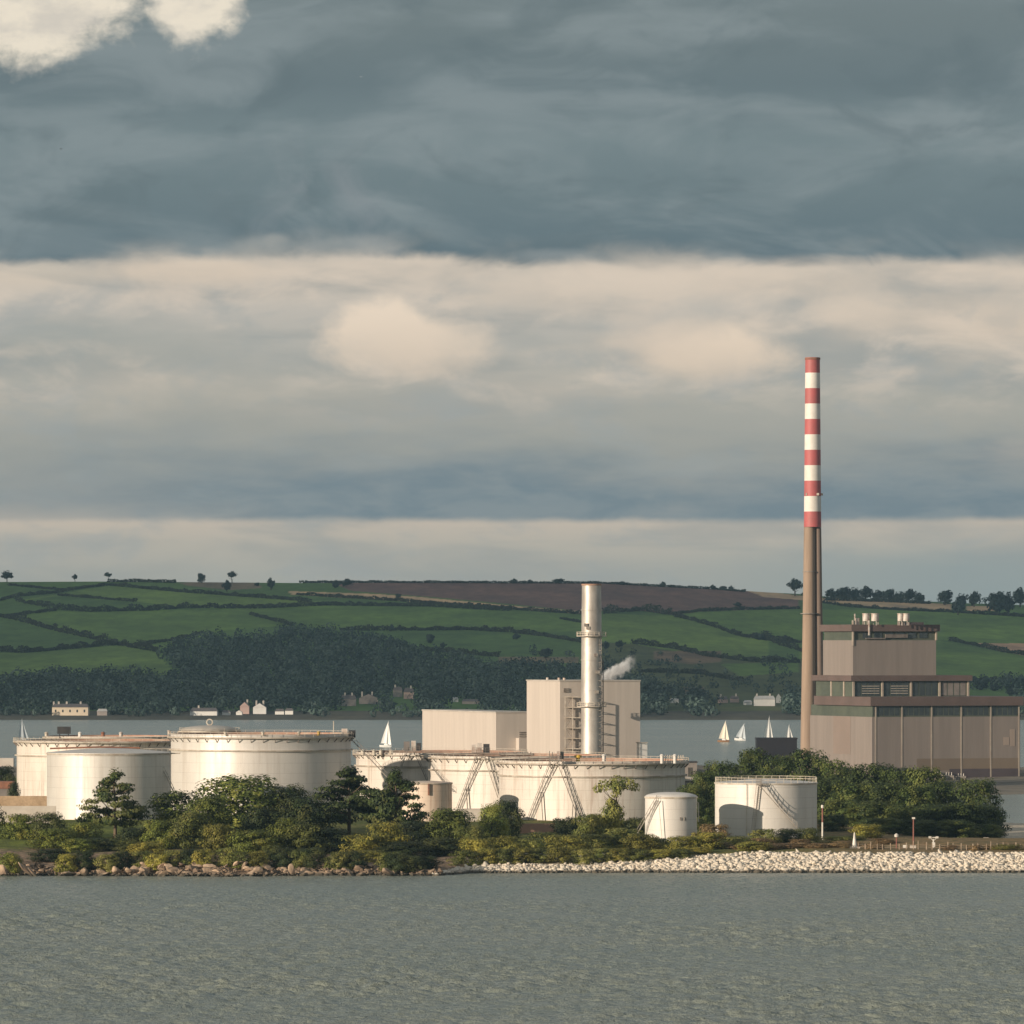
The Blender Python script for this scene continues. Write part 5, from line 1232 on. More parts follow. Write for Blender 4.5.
for q in (4, 9, 20): rv.cyl((3, q), .5, .5, zt + .45, zt + 1.2, 8)
rv.build('roof_vent', 'vent_white', e)
MB().box((1.2, -.35, zt - 3.6), (3.0, -.02, zt - 2.2)).build('wall_fan', 'stair', e)
e = cornered('plant_cabin', 'small white cabin beside the right foot of the tall cream block', 'shed', 640, 1990)
MB().box((0, 0, -2), (2.6, 3, zloc(e, 743))).build('wall', 'house_white', e); MB().box((-.2, -.2, zloc(e, 743) + .003), (2.8, 3.2, zloc(e, 743) + .3)).build('roof', 'clad_grey', e)
# stack
Ys_ = 1982; Xs = XP(591.5, Ys_); e = thing('silver_stack', 'slim silver steel stack with two ring platforms before the tall cream block', 'chimney', (Xs, Ys_, g1(Xs, Ys_)))
zt = ZR(584, Ys_) - e.location.z; k = Ys_ / F
zz = [ZR(r0, Ys_) - e.location.z for r0 in (760, 720, 690, 660, 636, 610, 586)]
st = MB(); rs_ = [10.4, 10.4, 10.4, 10.2, 10.1, 9.9, 9.6]
st.lathe((0, 0), [(rs_[0] * k, -2)] + [(a_ * k, z_) for a_, z_ in zip(rs_, zz)] + [(9.6 * k, zt)], 48)
for z_ in zz[1:6]: st.lathe((0, 0), [(10.45 * k, z_ - .18), (10.75 * k, z_ - .18), (10.75 * k, z_ + .18), (10.4 * k, z_ + .18)], 48)
st.build('shaft', 'stack_steel', e)
MB().lathe((0, 0), [(9.62 * k, zt - .5), (10.1 * k, zt - .5), (10.1 * k, zt + .02), (9.2 * k, zt + .02), (9.2 * k, zt - 3)], 48).build('top_ring', 'terracotta', e)
for row, ro in ((636.5, 4.6), (707, 4.4)):
    z_ = ZR(row, Ys_) - e.location.z; pf = MB(); pf.lathe((0, 0), [(10.5 * k, z_), (10.5 * k + ro * k * 1.0, z_), (10.5 * k + ro * k, z_ + .3), (10.5 * k, z_ + .3)], 36, closed=True)
    o = pf.build('ring_platform', 'stair_pale', e); ring_rail('handrail', o, 10.5 * k + ro * k - .1, z_ + .3, 1.2, 18, w=.12)
ld = MB()
for q in (-.35, .35): ld.bar((10.9 * k * .82 + q, -10.9 * k * .62, 2), (10.7 * k * .82 + q, -10.7 * k * .62, zz[4]), .14)
for i in range(48): z_ = 2 + (zz[4] - 2) * i / 48; ld.bar((10.9 * k * .82 - .35, -10.9 * k * .62, z_), (10.9 * k * .82 + .35, -10.9 * k * .62, z_), .1)
for i in range(22): z_ = 3 + (zz[4] - 4) * i / 22; ld.lathe((10.9 * k * .82 + .1, -10.9 * k * .62 - .3), [(.62, z_), (.66, z_), (.66, z_ + .12)], 8)
ld.build('caged_ladder', 'stair', e)
for i, (row, px) in enumerate(((655, 596), (672, 598), (692, 597), (625, 586), (628, 588))):
    q = Vector(at(e, px, row, Ys_ - 10.6 * k * .95)); MB().box((q.x - .6, q.y - .25, q.z - .5), (q.x + .6, q.y + .4, q.z + .5)).build('bracket_box', 'stair', e)
MB().bar((11.6 * k, 0, 2), (11.6 * k, 0, zz[3]), .35).build('riser_pipe', 'girder_dark', e)
# stair tower
Yt = 1989.3; X0, X1 = XP(565, Yt), XP(582, Yt); zg = g1(X0, Yt); e = thing('stair_tower', 'open steel stair tower left of the silver stack', 'stair tower', ((X0 + X1) / 2, Yt, zg)); hw = (X1 - X0) / 2; zt = ZR(697, Yt) - zg
fr = MB()
for x_ in (-hw, -hw * .1, hw):
    for y_ in (-1.6, 1.6): fr.bar((x_, y_, -1), (x_, y_, zt), .28)
nl = 8
for i in range(nl + 1):
    z_ = zt * i / nl
    for y_ in (-1.6, 1.6): fr.bar((-hw, y_, z_), (hw, y_, z_), .26)
    for x_ in (-hw, hw): fr.bar((x_, -1.6, z_), (x_, 1.6, z_), .2)
fr.build('frame', 'girder', e)
for i in range(nl):
    z_ = zt * i / nl; lz = zt / nl; a, b = ((-hw * .9, z_), (-hw * .15, z_ + lz)) if i % 2 else ((-hw * .15, z_), (-hw * .9, z_ + lz))
    stair('flight', e, (a[0], -.9, a[1] + .15), (b[0], -.9, b[1]), 'stair', 1.2)
    MB().box((-hw, -1.5, z_ + lz - .12), (-hw * .1, 1.5, z_ + lz - .02)).build('landing', 'stair', e)

# ------------------------------------------------------------------ old brown power station
e = cornered('power_station', 'old stepped brown power station with maroon roof bands', 'building', 872, 2200)
L1, L2 = 58.4, 59.6
z_f0, z_f1, z_g = zloc(e, 706), zloc(e, 697), zloc(e, 717)
MB().box((0, 0, -2), (L2, L1, z_g)).build('lower_wall', 'brown_clad', e)
MB().box((.3, .3, z_g + .003), (L2 - .3, L1 - .3, z_f0)).build('lower_glazing', 'louvre', e)
MB().box((-1.0, -1.0, z_f0 + .003), (L2 + 1.0, L1 - 6, z_f1)).build('lower_roof', 'fascia', e)
for k in range(6):
    x_ = L2 * (k + .12 * (k == 0)) / 5 - (.5 if k == 5 else 0)
    MB().box((x_ - .26, -.14, -1), (x_ + .26, -.02, z_f0)).build('column', 'mullion', e)
for k in range(5):
    gl = MB()
    for q in range(5):
        xa = L2 * (k + .06 + q * .18) / 5; gl.box((xa, -.03 + .3, z_g + .5), (xa + L2 / 5 * .15, .34, z_f0 - .3))
    gl.build('window', 'glass', e)
pl = MB(); pl.box((L2 * .52, -.1, -1), (L2 - .6, -.06, zloc(e, 769.5))); pl.build('plinth', 'brown_dark', e)
MB().box((L2 * .3, -.05, zloc(e, 771)), (L2 - .4, -.02, zloc(e, 759))).build('lower_band', pm('worn brown cladding', (0.20, 0.155, 0.115), (0.18, 0.14, 0.105), 0.1, 0.7), e)
MB().box((L2 * .885, -.09, zloc(e, 746)), (L2 * .925, -.065, zloc(e, 738))).box((L2 * .93, -.09, zloc(e, 747)), (L2 * .965, -.065, zloc(e, 730))).build('glare_patch', 'brown_glare', e)  # wall glare put into the colour of two pale pieces
MB().box((-.06, 20, z_g - 14), (-.02, 36, z_g - .1)).build('side_panel', pm('taupe side panel', (0.25, 0.195, 0.165), (0.225, 0.178, 0.15), 0.06, 0.65), e)
# middle storey
mx, my, mL2, mL1 = 2.0, 22.0, 46.4, 35.5
z_m0, z_m1, z_mt = z_f1, zloc(e, 682) + .2, zloc(e, 675.8)
MB().box((mx, my, z_f0), (mx + mL2, my + mL1, z_m1)).build('middle_glazing', 'louvre', e)
MB().box((mx - 1.5, my - 1.5, z_m1 + .003), (mx + mL2 + 1.2, my + mL1 + 1, z_mt)).build('middle_roof', 'fascia', e)
for k in range(5):
    x_ = mx + mL2 * k / 4
    MB().box((x_ - .35, my - .5, z_f1 - 1), (x_ + .35, my - .02, z_m1)).build('column', 'mullion', e)
for k in range(4):
    gl = MB()
    for q in range(4):
        xa = mx + mL2 * (k + .08 + q * .22) / 4; gl.box((xa, my - .06, z_f1 + .3), (xa + mL2 / 4 * .18, my + .1, z_m1 - .4))
    gl.build('window', 'glass' if k != 3 else 'grey_wall', e)
    lw = MB()
    if k in (0, 1):
        for q in range(4): lw.box((mx + mL2 * (k + .3) / 4, my - .14, z_f1 + 1 + q * .9), (mx + mL2 * (k + .9) / 4, my - .07, z_f1 + 1.25 + q * .9))
        lw.build('louvre', 'stair_pale', e)
MB().box((mx - .3, my + 8, z_f1 - 2), (mx - .02, my + 9, z_m1 - .2)).box((mx - .3, my + 20, z_f1 - 2), (mx - .02, my + 21, z_m1 - .2)).build('side_column', 'mullion', e)
# upper block
ux, uy, uL2, uL1 = 4.0, 27.0, 33.7, 28.4
z_u0, z_u1, z_u2, z_u3 = z_mt, zloc(e, 641) + .3, zloc(e, 632) + .3, zloc(e, 624.3)
MB().box((ux, uy, z_m1), (ux + uL2, uy + uL1, z_u1)).build('upper_wall', 'brown_clad', e)
MB().box((ux + .3, uy + .3, z_u1 + .003), (ux + uL2 - .3, uy + uL1 - .3, z_u2)).build('upper_glazing', 'louvre', e)
MB().box((ux - 1, uy - 1, z_u2 + .003), (ux + uL2 + 1.2, uy + uL1 + 1, z_u3)).build('upper_roof', 'fascia', e)
for k in (0, 1): MB().box((ux + uL2 * k - .3, uy - .35, z_u1 - (0 if k else 2)), (ux + uL2 * k + .3, uy + .28, z_u2)).build('column', 'mullion', e)
gl = MB()
for q in range(6): gl.box((ux + 4 + q * 4.6, uy + .1, z_u1 + .8), (ux + 7.2 + q * 4.6, uy + .28, z_u2 - .5))
gl.build('window', 'glass', e)
MB().box((ux + 5, uy - .5, z_u1 + .4), (ux + 13, uy - .02, z_u1 + .9)).box((ux + 13, uy - .5, z_u1 + .9), (ux + 22, uy - .02, z_u1 + 2.2)).build('gantry', 'girder_dark', e)
for px, w_, mt in ((866, 1.9, 'vent_white'), (875, 2.1, 'vent_white'), (900.5, 1.6, 'vent_white'), (906, 1.9, 'vent_white')):
    Yv = 2229; q = XYZ(px, 616.5, Yv); o = MB().cyl((0, 0), w_ * .68, w_ * .68, 0, 2.6, 14)
    for i in range(4): o.bar((w_ * .6 * math.cos(i * 1.57), w_ * .6 * math.sin(i * 1.57), -1.6), (w_ * .6 * math.cos(i * 1.57), w_ * .6 * math.sin(i * 1.57), 0), .25)
    o.cyl((0, 0), w_ * .78, w_ * .78, 2.6, 2.85, 14); ob = o.build('roof_vent', mt, e)
    loc = e.matrix_world  # parent not evaluated yet: work the rotation out by hand
    dx, dy = q.x - e.location.x, q.y - e.location.y; c, s_ = math.cos(R(20)), math.sin(R(20))
    ob.location = (dx * c + dy * s_, -dx * s_ + dy * c, z_u3 + 1.3)
MB().cyl((ux + 2.6, uy + 2), .9, .9, z_u3, z_u3 + 2.4, 10).bar((ux + 1.2, uy + 1, z_u3), (ux + 1.2, uy + 1, z_u3 + 4), .4).bar((ux + .2, uy + .6, z_u3 - 3), (ux + .2, uy + .6, z_u3 + 1.6), .5).bar((ux + 6, uy - 1.2, z_u3 - 4), (ux + 6, uy - 1.2, z_u3 + 1.5), .5).build('vent_pipe', 'vent_white', e)
MB().box((ux + 22, uy + 3, z_u3 + .003), (ux + 30, uy + 9, z_u3 + .9)).build('roof_plant', 'brown_dark', e)
# equipment in front of the station
for i, (px, r0, lab) in enumerate(((938, 772, 'pale transformer beside the power station wall'), (949, 773, 'larger pale transformer in the middle of the yard'), (961, 774, 'transformer nearest the dark plinth of the power station'))):
    Yq = 2150 + i * 3; X = XP(px, Yq); zg = g1(X, Yq); h = ZR(r0, Yq) - zg; q = thing('transformer', lab, 'transformer', (X, Yq, zg), R(15), 'transformers in the power station yard')
    MB().box((-1.6, -1, 0), (1.6, 1, h * .7)).build('casing', 'grey_wall', q)
    fi = MB()
    for k in range(7): fi.box((-1.5 + k * .45, -1.5, h * .1), (-1.35 + k * .45, -1.02, h * .6))
    fi.build('radiator', 'pale_wall', q)
    for k in (-1, 0, 1): MB().cyl((k, 0), .18, .1, h * .7, h * 1.1, 8).build('bushing', 'lamp_white', q)
# striped chimney
Yc = 2330.0; Xc = XP(812.6, Yc); zg = g1(Xc, Yc); k = Yc / F
e = thing('striped_chimney', 'very tall chimney with red and white bands above a buff concrete shaft', 'chimney', (Xc, Yc, zg))
zb = lambda row: ZR(row, Yc) - zg
wid = lambda row: np.interp(row, [357, 527, 600, 720, 765], [14.6, 17.4, 19.4, 23.5, 25]) * k / 2
top_r, end_r = 357.5, 527.0
ps = MB(); NB = 11
for i in range(NB):
    ra = end_r - (end_r - top_r) * i / NB; rb = end_r - (end_r - top_r) * (i + 1) / NB
    ps.lathe((0, 0), [(wid(ra), zb(ra)), (wid(rb), zb(rb))], 48, mi=0 if i % 2 == 0 else 1)
ps.lathe((0, 0), [(wid(top_r), zb(top_r)), (wid(top_r) * .8, zb(top_r)), (wid(top_r) * .8, zb(top_r) - 4)], 48, mi=2)
ps.lathe((0, 0), [(wid(end_r), zb(end_r)), (wid(end_r) * .2, zb(end_r) - .01)], 48, mi=2)
ps.build('painted_shaft', ['red', 'white', 'conc_buff'], e)
MB().lathe((0, 0), [(wid(357), zb(top_r) - .9), (wid(357) + .18, zb(top_r) - .9), (wid(357) + .18, zb(top_r) - .1), (wid(357), zb(top_r) - .1)], 48, closed=True).build('top_collar', 'rust', e)
rows = [770, 740, 720, 690, 660, 630, 600, 565, 527.2]
leg = MB()
vsA = [(wid(r0) * .64, zb(r0), -wid(r0) * .36) for r0 in rows]
def leg_mesh(data, dy, n=32):
    mb = MB(); vs = []
    for (rad, z_, xo) in data:
        for i in range(n):
            a = 2 * PI * i / n; vs.append((xo + rad * math.cos(a), dy + rad * math.sin(a), z_))
    mb.add(vs, [(j * n + i, j * n + (i + 1) % n, (j + 1) * n + (i + 1) % n, (j + 1) * n + i) for j in range(len(data) - 1) for i in range(n)], True); return mb
leg_mesh(vsA, -.3).build('concrete_shaft', 'conc_buff', e)
leg_mesh([(wid(r0) * .40, zb(r0), wid(r0) * .60) for r0 in rows], .4).build('side_flue', pm('brown flue concrete', (0.26, 0.19, 0.15), (0.2, 0.15, 0.12), 0.12, 0.85, stretch=(1.5, 1.5, 0.12), fine=0.2), e)
for row in (614, 572):
    pf = MB(); z_ = zb(row); pf.lathe((-wid(row) * .36, -.3), [(wid(row) * .66, z_), (wid(row) * .66 + (.9 if row == 614 else .35), z_), (wid(row) * .66 + (.9 if row == 614 else .35), z_ + .3), (wid(row) * .66, z_ + .3)], 32, closed=True); pf.build('ring_platform', 'stair', e)
lb = MB(); z_ = zb(494.5); rr_ = wid(494)
for a in (-2.4, -1.0, -.1, .9, 2.2): lb.box((math.cos(a) * rr_ - .35, math.sin(a) * rr_ - .35, z_ - .4), (math.cos(a) * rr_ * 1.12 + .35, math.sin(a) * rr_ * 1.12 + .35, z_ + .5))
lb.build('beacon_bracket', 'rail', e)

# ------------------------------------------------------------------ small buildings and walls
def shed(name, label, px0, px1, top, Y, wall, roof, dp=8, door=None, rz=0.0, over=.2, rh=.4):
    X = XP((px0 + px1) / 2, Y); zg = g1(X, Y); w_ = (px1 - px0) / F * Y / 2; e = thing(name, label, 'building', (X, Y, zg), rz); h = ZR(top, Y) - zg - rh
    MB().box((-w_, 0, -1.5), (w_, dp, h)).build('wall', wall, e)
    MB().box((-w_ - over, -over, h + .003), (w_ + over, dp + over, h + rh)).build('roof', roof, e)
    if door: MB().box((door[0], -.06, -.3), (door[1], .05, h * .85)).build('door', 'dark_door', e)
    return e
e = shed('dark_shed', 'dark navy shed behind the copse left of the striped chimney', 757, 797, 738, 2150, 'navy', 'navy', 14)
MB().bar((5.5, -.5, 0), (5.5, -.5, e.children[0].dimensions.z * .5 + 4), .6).build('pipe', 'grey_wall', e); MB().box((2, -.3, 0), (2.8, -.05, 5)).build('door', 'grey_wall', e)
e = shed('grey_shed', 'grey shed with a dark roof right of the front cream tank', 683, 697, 761.5, 1820, 'grey_wall', 'black', 9, (-.6, .8)); MB().bar((-1.6, 1, e.children[0].dimensions.z - 1.5), (-1.6, 1, e.children[0].dimensions.z + 1.2), .4).build('flue', 'stair', e)
shed('grey_shed', 'low grey shed with a pale roof between the front cream tank and copse', 680, 703, 777.5, 1610, 'grey_wall', 'pale_wall', 8, (-1.8, -.6), rh=.9)
shed('white_hut', 'small white hut with a dark doorway at the foot of the middle cream tank', 463, 489, 809, 1478, 'pale_wall', 'pale_wall', 4, (1.2, 2.7), over=.05, rh=.2)
shed('brown_cottage', 'brown roofed cottage behind the masonry wall at the far left', -18, 12, 781.5, 1640, 'grey_wall', 'rust', 7, rh=2.0)
def wall(name, label, px0, px1, top, Y, mat, th=.5, cat='wall', Y2=None, z0=None):
    Y2 = Y2 or Y; a, b = Vector((XP(px0, Y), Y, 0)), Vector((XP(px1, Y2), Y2, 0)); zg = min(g1(a.x, a.y), g1(b.x, b.y)) - 1
    mb = MB(); zt = ZR(top, Y); mid = (a + b) / 2
    dn = (b - a).normalized(); nn = Vector((-dn.y, dn.x, 0)) * th / 2
    pts = [a - nn, b - nn, b + nn, a + nn]
    vs = [(p.x - mid.x, p.y - mid.y, z_ - zg) for z_ in (zg, zt) for p in pts]
    mb.add(vs, [(0, 3, 2, 1), (4, 5, 6, 7), (0, 1, 5, 4), (1, 2, 6, 5), (2, 3, 7, 6), (3, 0, 4, 7)])
    return tag(mb.build(name, mat, None, (mid.x, mid.y, zg)), label, cat)
wall('masonry_wall', 'tan masonry wall running behind the smooth silver tank at far left', -60, 48, 796, 1535, 'tan_wall')
wall('pale_wall', 'low pale wall with a flat top below the tan masonry wall', -60, 56, 806, 1462, 'pale_wall')
wall('terracotta_wall', 'terracotta bund wall at the foot of the front cream tank', 520, 556, 823.5, 1425, 'terracotta')
wall('terracotta_wall', 'short pinkish wall behind the dark shaded tree below the rusty tank', 410, 424, 820.5, 1430, 'terracotta')
wall('harbour_wall', 'white flat wall by the water at the far left edge', -60, 14, 758, 2300, 'pale_wall', 5)

# ------------------------------------------------------------------ posts, lamps, marker, fence on the rubble shore
def post(name, label, cat, px, top, Y, parts):
    X = XP(px, Y); zg = g1(X, Y); e = thing(name, label, cat, (X, Y, zg)); parts(e, ZR(top, Y) - zg); return e
def pp(e, h):
    MB().cyl((0, 0), .22, .2, -.4, h * .55, 10).build('pole', 'lamp_white', e); MB().cyl((0, 0), .2, .17, h * .55 + .002, h, 10).build('upper_pole', 'pole_red', e)
    MB().cyl((0, 0), .34, .3, h + .002, h + .7, 10).build('lantern', 'lamp_white', e)
post('beacon_pole', 'tall thin white and red pole between the railed tank and the cone marker', 'pole', 822.5, 808, 1388, pp)
def cone(e, h):
    MB().lathe((0, 0), [(.85, -.4), (.55, .5), (.42, h * .4), (.16, h * .93), (.02, h)], 14).build('cone', 'lamp_white', e); MB().box((-1.1, -.8, -.5), (1.2, .8, .35)).build('plinth', 'rock_white', e)
post('cone_marker', 'slender white cone marker on the edge of the rubble shore', 'marker', 854.5, 832, 1345, cone)
def lampA(e, h):
    MB().cyl((0, 0), .16, .12, -.4, h, 8).build('pole', 'pole_red', e); MB().cyl((0, 0), .45, .5, h + .002, h + .5, 10).cyl((0, 0), .5, .15, h + .5, h + .8, 10).build('lamp_head', 'lamp_white', e)
post('lamp_post', 'short lamp post with a pale round head by the low tan blocks', 'lamp post', 896.5, 837, 1355, lampA)
def poleB(e, h):
    MB().cyl((0, 0), .2, .15, -.4, h, 8).build('pole', 'pole_red', e); MB().box((-.35, -.2, h + .002), (.35, .2, h + .4)).build('lamp_head', 'lamp_white', e)
post('lamp_post', 'tallest reddish lamp post against the shaded copse', 'lamp post', 913.5, 819, 1362, poleB)
def lampC(e, h):
    MB().cyl((0, 0), .18, .15, -.4, h - .5, 8).build('pole', 'lamp_white', e)
    MB().bar((-.8, 0, h - .1), (.8, 0, h - .1), .18).bar((-.8, 0, h - .1), (0, 0, h - .9), .12).bar((.8, 0, h - .1), (0, 0, h - .9), .12).build('cross_arm', 'lamp_white', e)
    for q in (-.8, .8): MB().box((q - .3, -.25, h - .3), (q + .3, .25, h + .15)).build('lamp_head', 'lamp_white', e)
    MB().box((-.35, -.3, h - 2.2), (.35, .3, h - 1.2)).build('control_box', 'lamp_white', e)
post('lamp_post', 'white twin-headed lamp post with a T shaped top', 'lamp post', 933.5, 837, 1352, lampC)
fx0, fx1, Yf = 858, 1040, 1340.0
X0, X1 = XP(fx0, Yf), XP(fx1, Yf); e = thing('fence', 'low line of weathered posts with rails above the rubble shore', 'fence', ((X0 + X1) / 2, Yf, g1((X0 + X1) / 2, Yf)))
rf = random.Random(8); x_ = X0; tops = []
while x_ < X1:
    h = rf.uniform(1.2, 2.0); z_ = g1(x_, Yf) - e.location.z; lx = x_ - e.location.x; q = rf.uniform(-.06, .06)
    MB().bar((lx, 0, z_ - .4), (lx + q, 0, z_ + h), rf.uniform(.14, .24)).build('post', 'post', e); tops.append((lx, z_)); x_ += rf.uniform(1.0, 1.9)
for zz_ in (.55, 1.0):
    rl = MB()
    for a, b in zip(tops[:-1], tops[1:]): rl.bar((a[0], .12, a[1] + zz_), (b[0], .12, b[1] + zz_), .06)
    rl.build('rail', 'post', e)
for px0, px1, top, lab, mt in ((894, 908, 848, 'left tan block wall below the short lamp post', 'terracotta'), (910, 916, 845.5, 'square pale pier at the foot of the tallest lamp post', 'pale_wall'), (917, 926, 849, 'low pinkish wall right of the square pale pier', 'terracotta'), (903, 907, 845, 'small white bollard block on the left tan wall end', 'lamp_white')):
    wall('block_wall', lab, px0, px1, top, 1349 if mt != 'lamp_white' else 1350.5, mt, .8)
def junction(e, h): MB().box((-.5, -.4, -.3), (.5, .4, h)).build('cabinet', 'grey_wall', e); MB().box((-.6, -.5, h + .003), (.6, .5, h + .15)).build('lid', 'stair_pale', e)
post('control_cabinet', 'grey cabinet at the dark foot of the copse near the inlet', 'cabinet', 986, 838, 1425, junction)
post('control_cabinet', 'narrow grey cabinet right of the larger one by the copse', 'cabinet', 993, 839, 1424, junction)

# ------------------------------------------------------------------ sailing boats
def boat(px, row_base, row_top, wpx, Y, sailm, hullm, label, lean=0.0, face=1):
    Y = CAMZ * F / (row_base - HOR); k = Y / F; h = (row_base - row_top) * k; L = wpx * k; X = XP(px, Y)
    e = thing('sailing_boat', label, 'sailing boat', (X, Y, 0.0), 0, 'sailing boats on the far water'); e.rotation_euler = (0, R(lean), R(18) * face)
    Lh = max(L * 1.0, 6.0); W_ = Lh * .16; secs = []
    mb = MB(); vs = []; n = 9
    for i in range(n):
        tt = i / (n - 1); xx = (tt - .5) * Lh; wv_ = W_ * math.sin(PI * (0.12 + 0.88 * tt) if tt > .5 else PI * (.2 + .6 * tt)) ** .7 if tt < 1 else .02
        sh_ = .75 + .35 * tt
        vs += [(xx, -wv_, sh_), (xx, -wv_ * .6, -.1), (xx, 0, -.45), (xx, wv_ * .6, -.1), (xx, wv_, sh_)]
    fs = [(i * 5 + j, i * 5 + j + 1, (i + 1) * 5 + j + 1, (i + 1) * 5 + j) for i in range(n - 1) for j in range(4)] + [(i * 5, (i + 1) * 5, (i + 1) * 5 + 4, i * 5 + 4) for i in range(n - 1)] + [(0, 4, 3, 2, 1)]
    mb.add(vs, fs); mb.build('hull', hullm, e)
    MB().box((-Lh * .12, -W_ * .5, .95), (Lh * .18, W_ * .5, 1.45)).build('cabin', 'hull_white', e)
    mxx = Lh * .08
    MB().bar((mxx, 0, .6), (mxx, 0, h), .16, w2=.08).build('mast', 'mast', e)
    def sail(x_tack, x_clew, z_foot, z_top, x_top, belly, name, th=.04):
        m_ = MB(); nu, nv = 5, 9; V1 = []
        for j in range(nv):
            v_ = j / (nv - 1)
            for i in range(nu):
                u_ = i / (nu - 1); xa = x_tack + (x_top - x_tack) * v_; xb = x_clew + (x_top - x_clew) * v_ ** 1.25
                V1.append((xa + (xb - xa) * u_, belly * math.sin(PI * u_) * (1 - v_) + .02, z_foot + (z_top - z_foot) * v_))
        V2 = [(a, b_ + th, c_) for a, b_, c_ in V1]; N1 = len(V1); fs = []
        for j in range(nv - 1):
            for i in range(nu - 1):
                q = (j * nu + i, j * nu + i + 1, (j + 1) * nu + i + 1, (j + 1) * nu + i); fs.append(q); fs.append(tuple(N1 + z_ for z_ in q[::-1]))
        m_.add(V1 + V2, fs, True); m_.build(name, sailm, e)
    sail(mxx - .1, -Lh * .42, 1.7, h * .97, mxx - .1, .55, 'mainsail'); sail(Lh * .47, mxx - .2 - Lh * .05, 1.3, h * .86, mxx + .15, .5, 'jib')
    MB().bar((mxx, 0, 1.6), (-Lh * .44, .05, 1.6), .12).build('boom', 'mast', e)
boat(385.5, 747, 720.5, 12, 2960, 'sail', 'hull_white', 'lone sailing boat with a tall leaning sail left of the cream hall', 5, -1)
boat(723.5, 742, 720, 12, 3060, 'sail_cream', 'hull_tan', 'cream sailed boat with a brown hull, first of the four by the chimney', 4, -1)
boat(740, 740.5, 722.5, 10, 3110, 'sail_grey', 'hull_white', 'grey sailed boat second of the four, most tilted', 12, -1)
boat(768.5, 745, 715.5, 9, 2900, 'sail', 'hull_white', 'tallest upright white sail rising behind the dark navy shed', 0, 1)
boat(789, 745, 724, 7, 2950, 'sail', 'hull_white', 'small white sail nearest the striped chimney', -2, 1)
boat(23.5, 742, 718, 10, 2780, 'sail_grey', 'hull_white', 'pale sailing boat showing over the left end of the tall cream tank', -6, 1)

# ------------------------------------------------------------------ gulls
def gull(px, row, Y, mat, s_, label, rz):
    p = XYZ(px, row, Y); mb = MB()
    mb.tube([(-.3, 0, 0), (-.15, 0, .02), (.1, 0, .03), (.26, 0, .04), (.36, 0, .03)], [.02, .07, .085, .05, .015], 8)
    for q in (-1, 1):
        mb.add([(.12, .05 * q, .05), (-.1, .05 * q, .05), (-.04, .38 * q, .2), (.14, .36 * q, .2), (-.16, .72 * q, .1), (-.06, .7 * q, .1), (.12, .05 * q, .03), (-.1, .05 * q, .03), (-.04, .38 * q, .18), (.14, .36 * q, .18)],
               [(0, 1, 2, 3), (3, 2, 4, 5), (6, 9, 8, 7), (9, 5, 4, 8), (0, 3, 9, 6), (1, 7, 8, 2)])
    o = mb.build('gull', mat, None, p); o.scale = (s_,) * 3; o.rotation_euler = (R(8), 0, rz); return tag(o, label, 'bird')
gull(61, 149, 1350, 'gull', .75, 'tiny dark gull flying below the bright cloud break', .6)
gull(361, 77, 1420, 'gull_pale', .75, 'tiny pale gull high against the dark cloud deck', 1.9)

# ------------------------------------------------------------------ steam, haze, added shade cloud
m = bpy.data.materials.new('steam'); m.use_nodes = True; t = NT(m.node_tree)
for n in list(t.N): t.N.remove(n)
out = t.node('ShaderNodeOutputMaterial'); pv = t.node('ShaderNodeVolumePrincipled'); t.L.new(pv.outputs[0], out.inputs['Volume'])
pv.inputs['Color'].default_value = (.95, .95, .95, 1)
tc = t.node('ShaderNodeTexCoord'); nz = t.noise(tc.outputs['Object'], .55, 5, .7, .6)
sx = t.node('ShaderNodeSeparateXYZ'); t.L.new(tc.outputs['Object'], sx.inputs[0])
zz = t.m('SUBTRACT', sx.outputs[2], t.m('MULTIPLY_ADD', sx.outputs[0], .62, -.8))
rad = t.m('SQRT', t.m('ADD', t.m('MULTIPLY', zz, zz), t.m('MULTIPLY', sx.outputs[1], sx.outputs[1])))
nx_ = t.m('ADD', sx.outputs[0], t.m('MULTIPLY', t.m('SUBTRACT', t.noise(tc.outputs['Object'], .32, 4, .6), .5), 14.0))
body = t.m('MULTIPLY', t.smooth(t.m('ADD', rad, t.m('MULTIPLY', t.m('SUBTRACT', nz, .5), 8.0)), 2.9, 1.2), t.smooth(nx_, 13, 5, 0, 1))
t.L.new(t.m('MULTIPLY', t.m('MULTIPLY', body, t.smooth(sx.outputs[0], 15, 8)), 1.3), pv.inputs['Density'])
M['steam'] = m
p = XYZ(600, 680, 2040); st = MB()
path = [(-1.5, -1.7, 3), (2.2, .6, 5), (5, 2.3, 5.6), (8, 4.2, 5.8), (11.6, 6.4, 5.4), (15.5, 8.8, 4.6)]
st.tube([(a, 0, b_) for a, b_, c_ in path], [c_ for a, b_, c_ in path], 14)
tag(st.build('steam', 'steam', None, p), 'puff of white steam drifting right behind the silver stack', 'steam', kind='stuff')
m = bpy.data.materials.new('haze'); m.use_nodes = True; t = NT(m.node_tree)
for n in list(t.N): t.N.remove(n)
out = t.node('ShaderNodeOutputMaterial'); pv = t.node('ShaderNodeVolumePrincipled'); t.L.new(pv.outputs[0], out.inputs['Volume'])
pv.inputs['Color'].default_value = (0.46, 0.74, 1.0, 1); pv.inputs['Density'].default_value = 0.000021; pv.inputs['Anisotropy'].default_value = 0.0
M['haze'] = m
hz = MB().box((-5600, -400, -12), (5600, 7900, 200)).build('haze', 'haze'); tag(hz, kind='stuff')

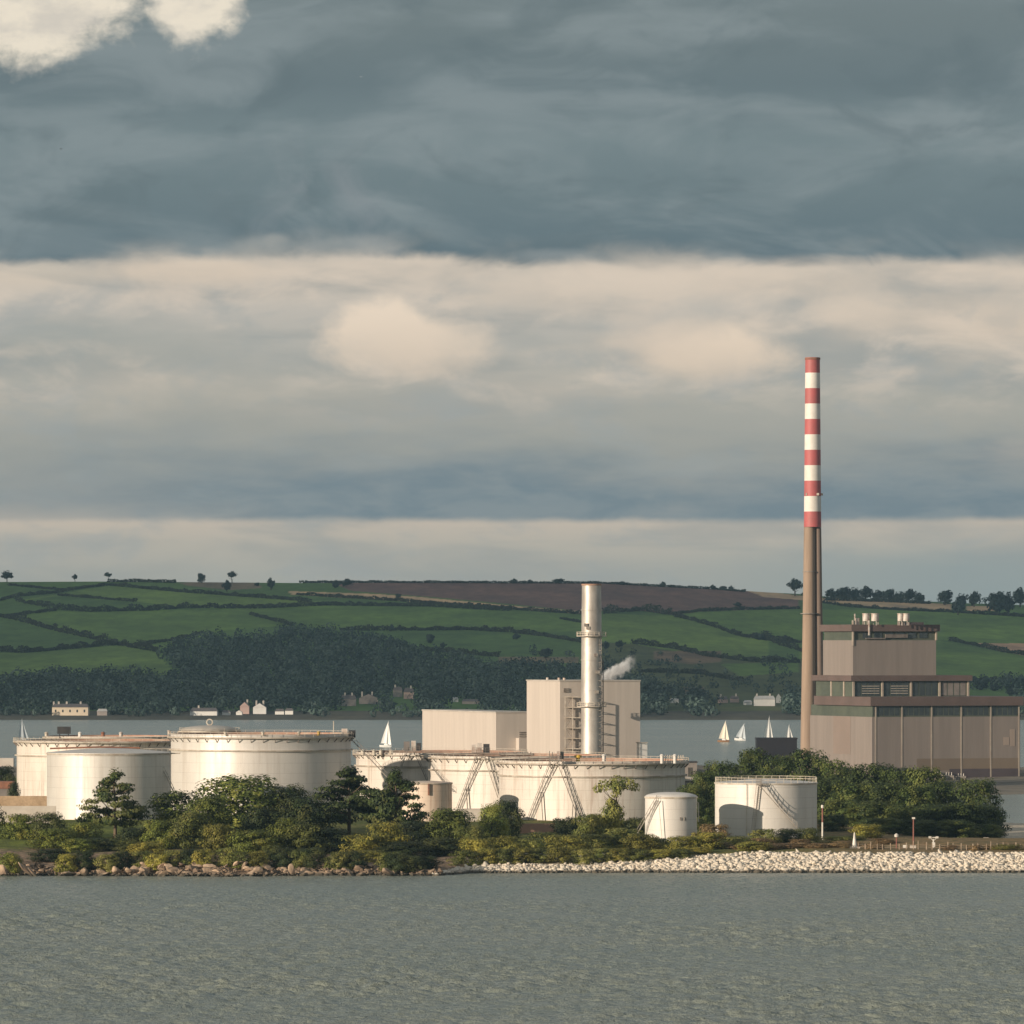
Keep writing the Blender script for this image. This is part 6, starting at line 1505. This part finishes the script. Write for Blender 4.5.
def cloud(cx, cy, cz, lx, ly, th, seed):
    """unseen cloud added left of view, above the haze, to shade the far hill"""
    nu, nv = 90, 90; u = np.linspace(-1, 1, nu); UU, VV_ = np.meshgrid(u, u)
    e_ = 1 - np.maximum(np.abs(UU), np.abs(VV_)) ** 6
    nz = vnoise(UU * 12 + 30, VV_ * 12 + 30, 2.2, seed) * .6 + vnoise(UU * 12 + 30, VV_ * 12 + 30, .8, seed + 1) * .3 + vnoise(UU * 12 + 30, VV_ * 12 + 30, .3, seed + 2) * .1
    wob = 1 + 0.05 * (vnoise(UU * 10 + 30, VV_ * 10 + 30, 1.0, seed + 5) - .5)
    k_ = np.clip(UU / 0.06, 0, 1); k_ = k_ * k_ * (3 - 2 * k_)
    X_, Y_ = cx + UU * lx * wob, cy + VV_ * ly * wob + 190 * k_ * (1 - VV_) / 2
    up = np.stack([X_.ravel(), Y_.ravel(), (cz + e_ * th * (0.35 + nz)).ravel()], 1); dn_ = np.stack([X_.ravel(), Y_.ravel(), (cz - e_ * th * .25 * (0.3 + nz)).ravel()], 1)
    I, J = np.meshgrid(np.arange(nu - 1), np.arange(nv - 1)); a = (J * nu + I).ravel(); q = np.stack([a, a + 1, a + nu + 1, a + nu], 1)
    mc, tt, bb, oo = new_mat('added shade cloud'); bb.inputs['Base Color'].default_value = (.8, .8, .82, 1); bb.inputs['Roughness'].default_value = 1
    tp = tt.node('ShaderNodeBsdfTransparent'); mxs = tt.node('ShaderNodeMixShader'); mxs.inputs[0].default_value = 0.5
    tt.L.new(bb.outputs[0], mxs.inputs[1]); tt.L.new(tp.outputs[0], mxs.inputs[2]); tt.L.new(mxs.outputs[0], oo.inputs[0]); M['cloud'] = mc
    tag(np_mesh('cloud', np.concatenate([up, dn_]), np.concatenate([q, q[:, ::-1] + nu * nv]), 'cloud', True), kind='structure')
CZ = 900.0; Lc = CZ / math.tan(SUN_EL); ox, oy = math.sin(SUN_AZ) * Lc, math.cos(SUN_AZ) * Lc
cloud(100 - ox, 5900 - oy, CZ, 1500, 1840, 160, 81)  # added out of view, set so its shadow covers the far hill
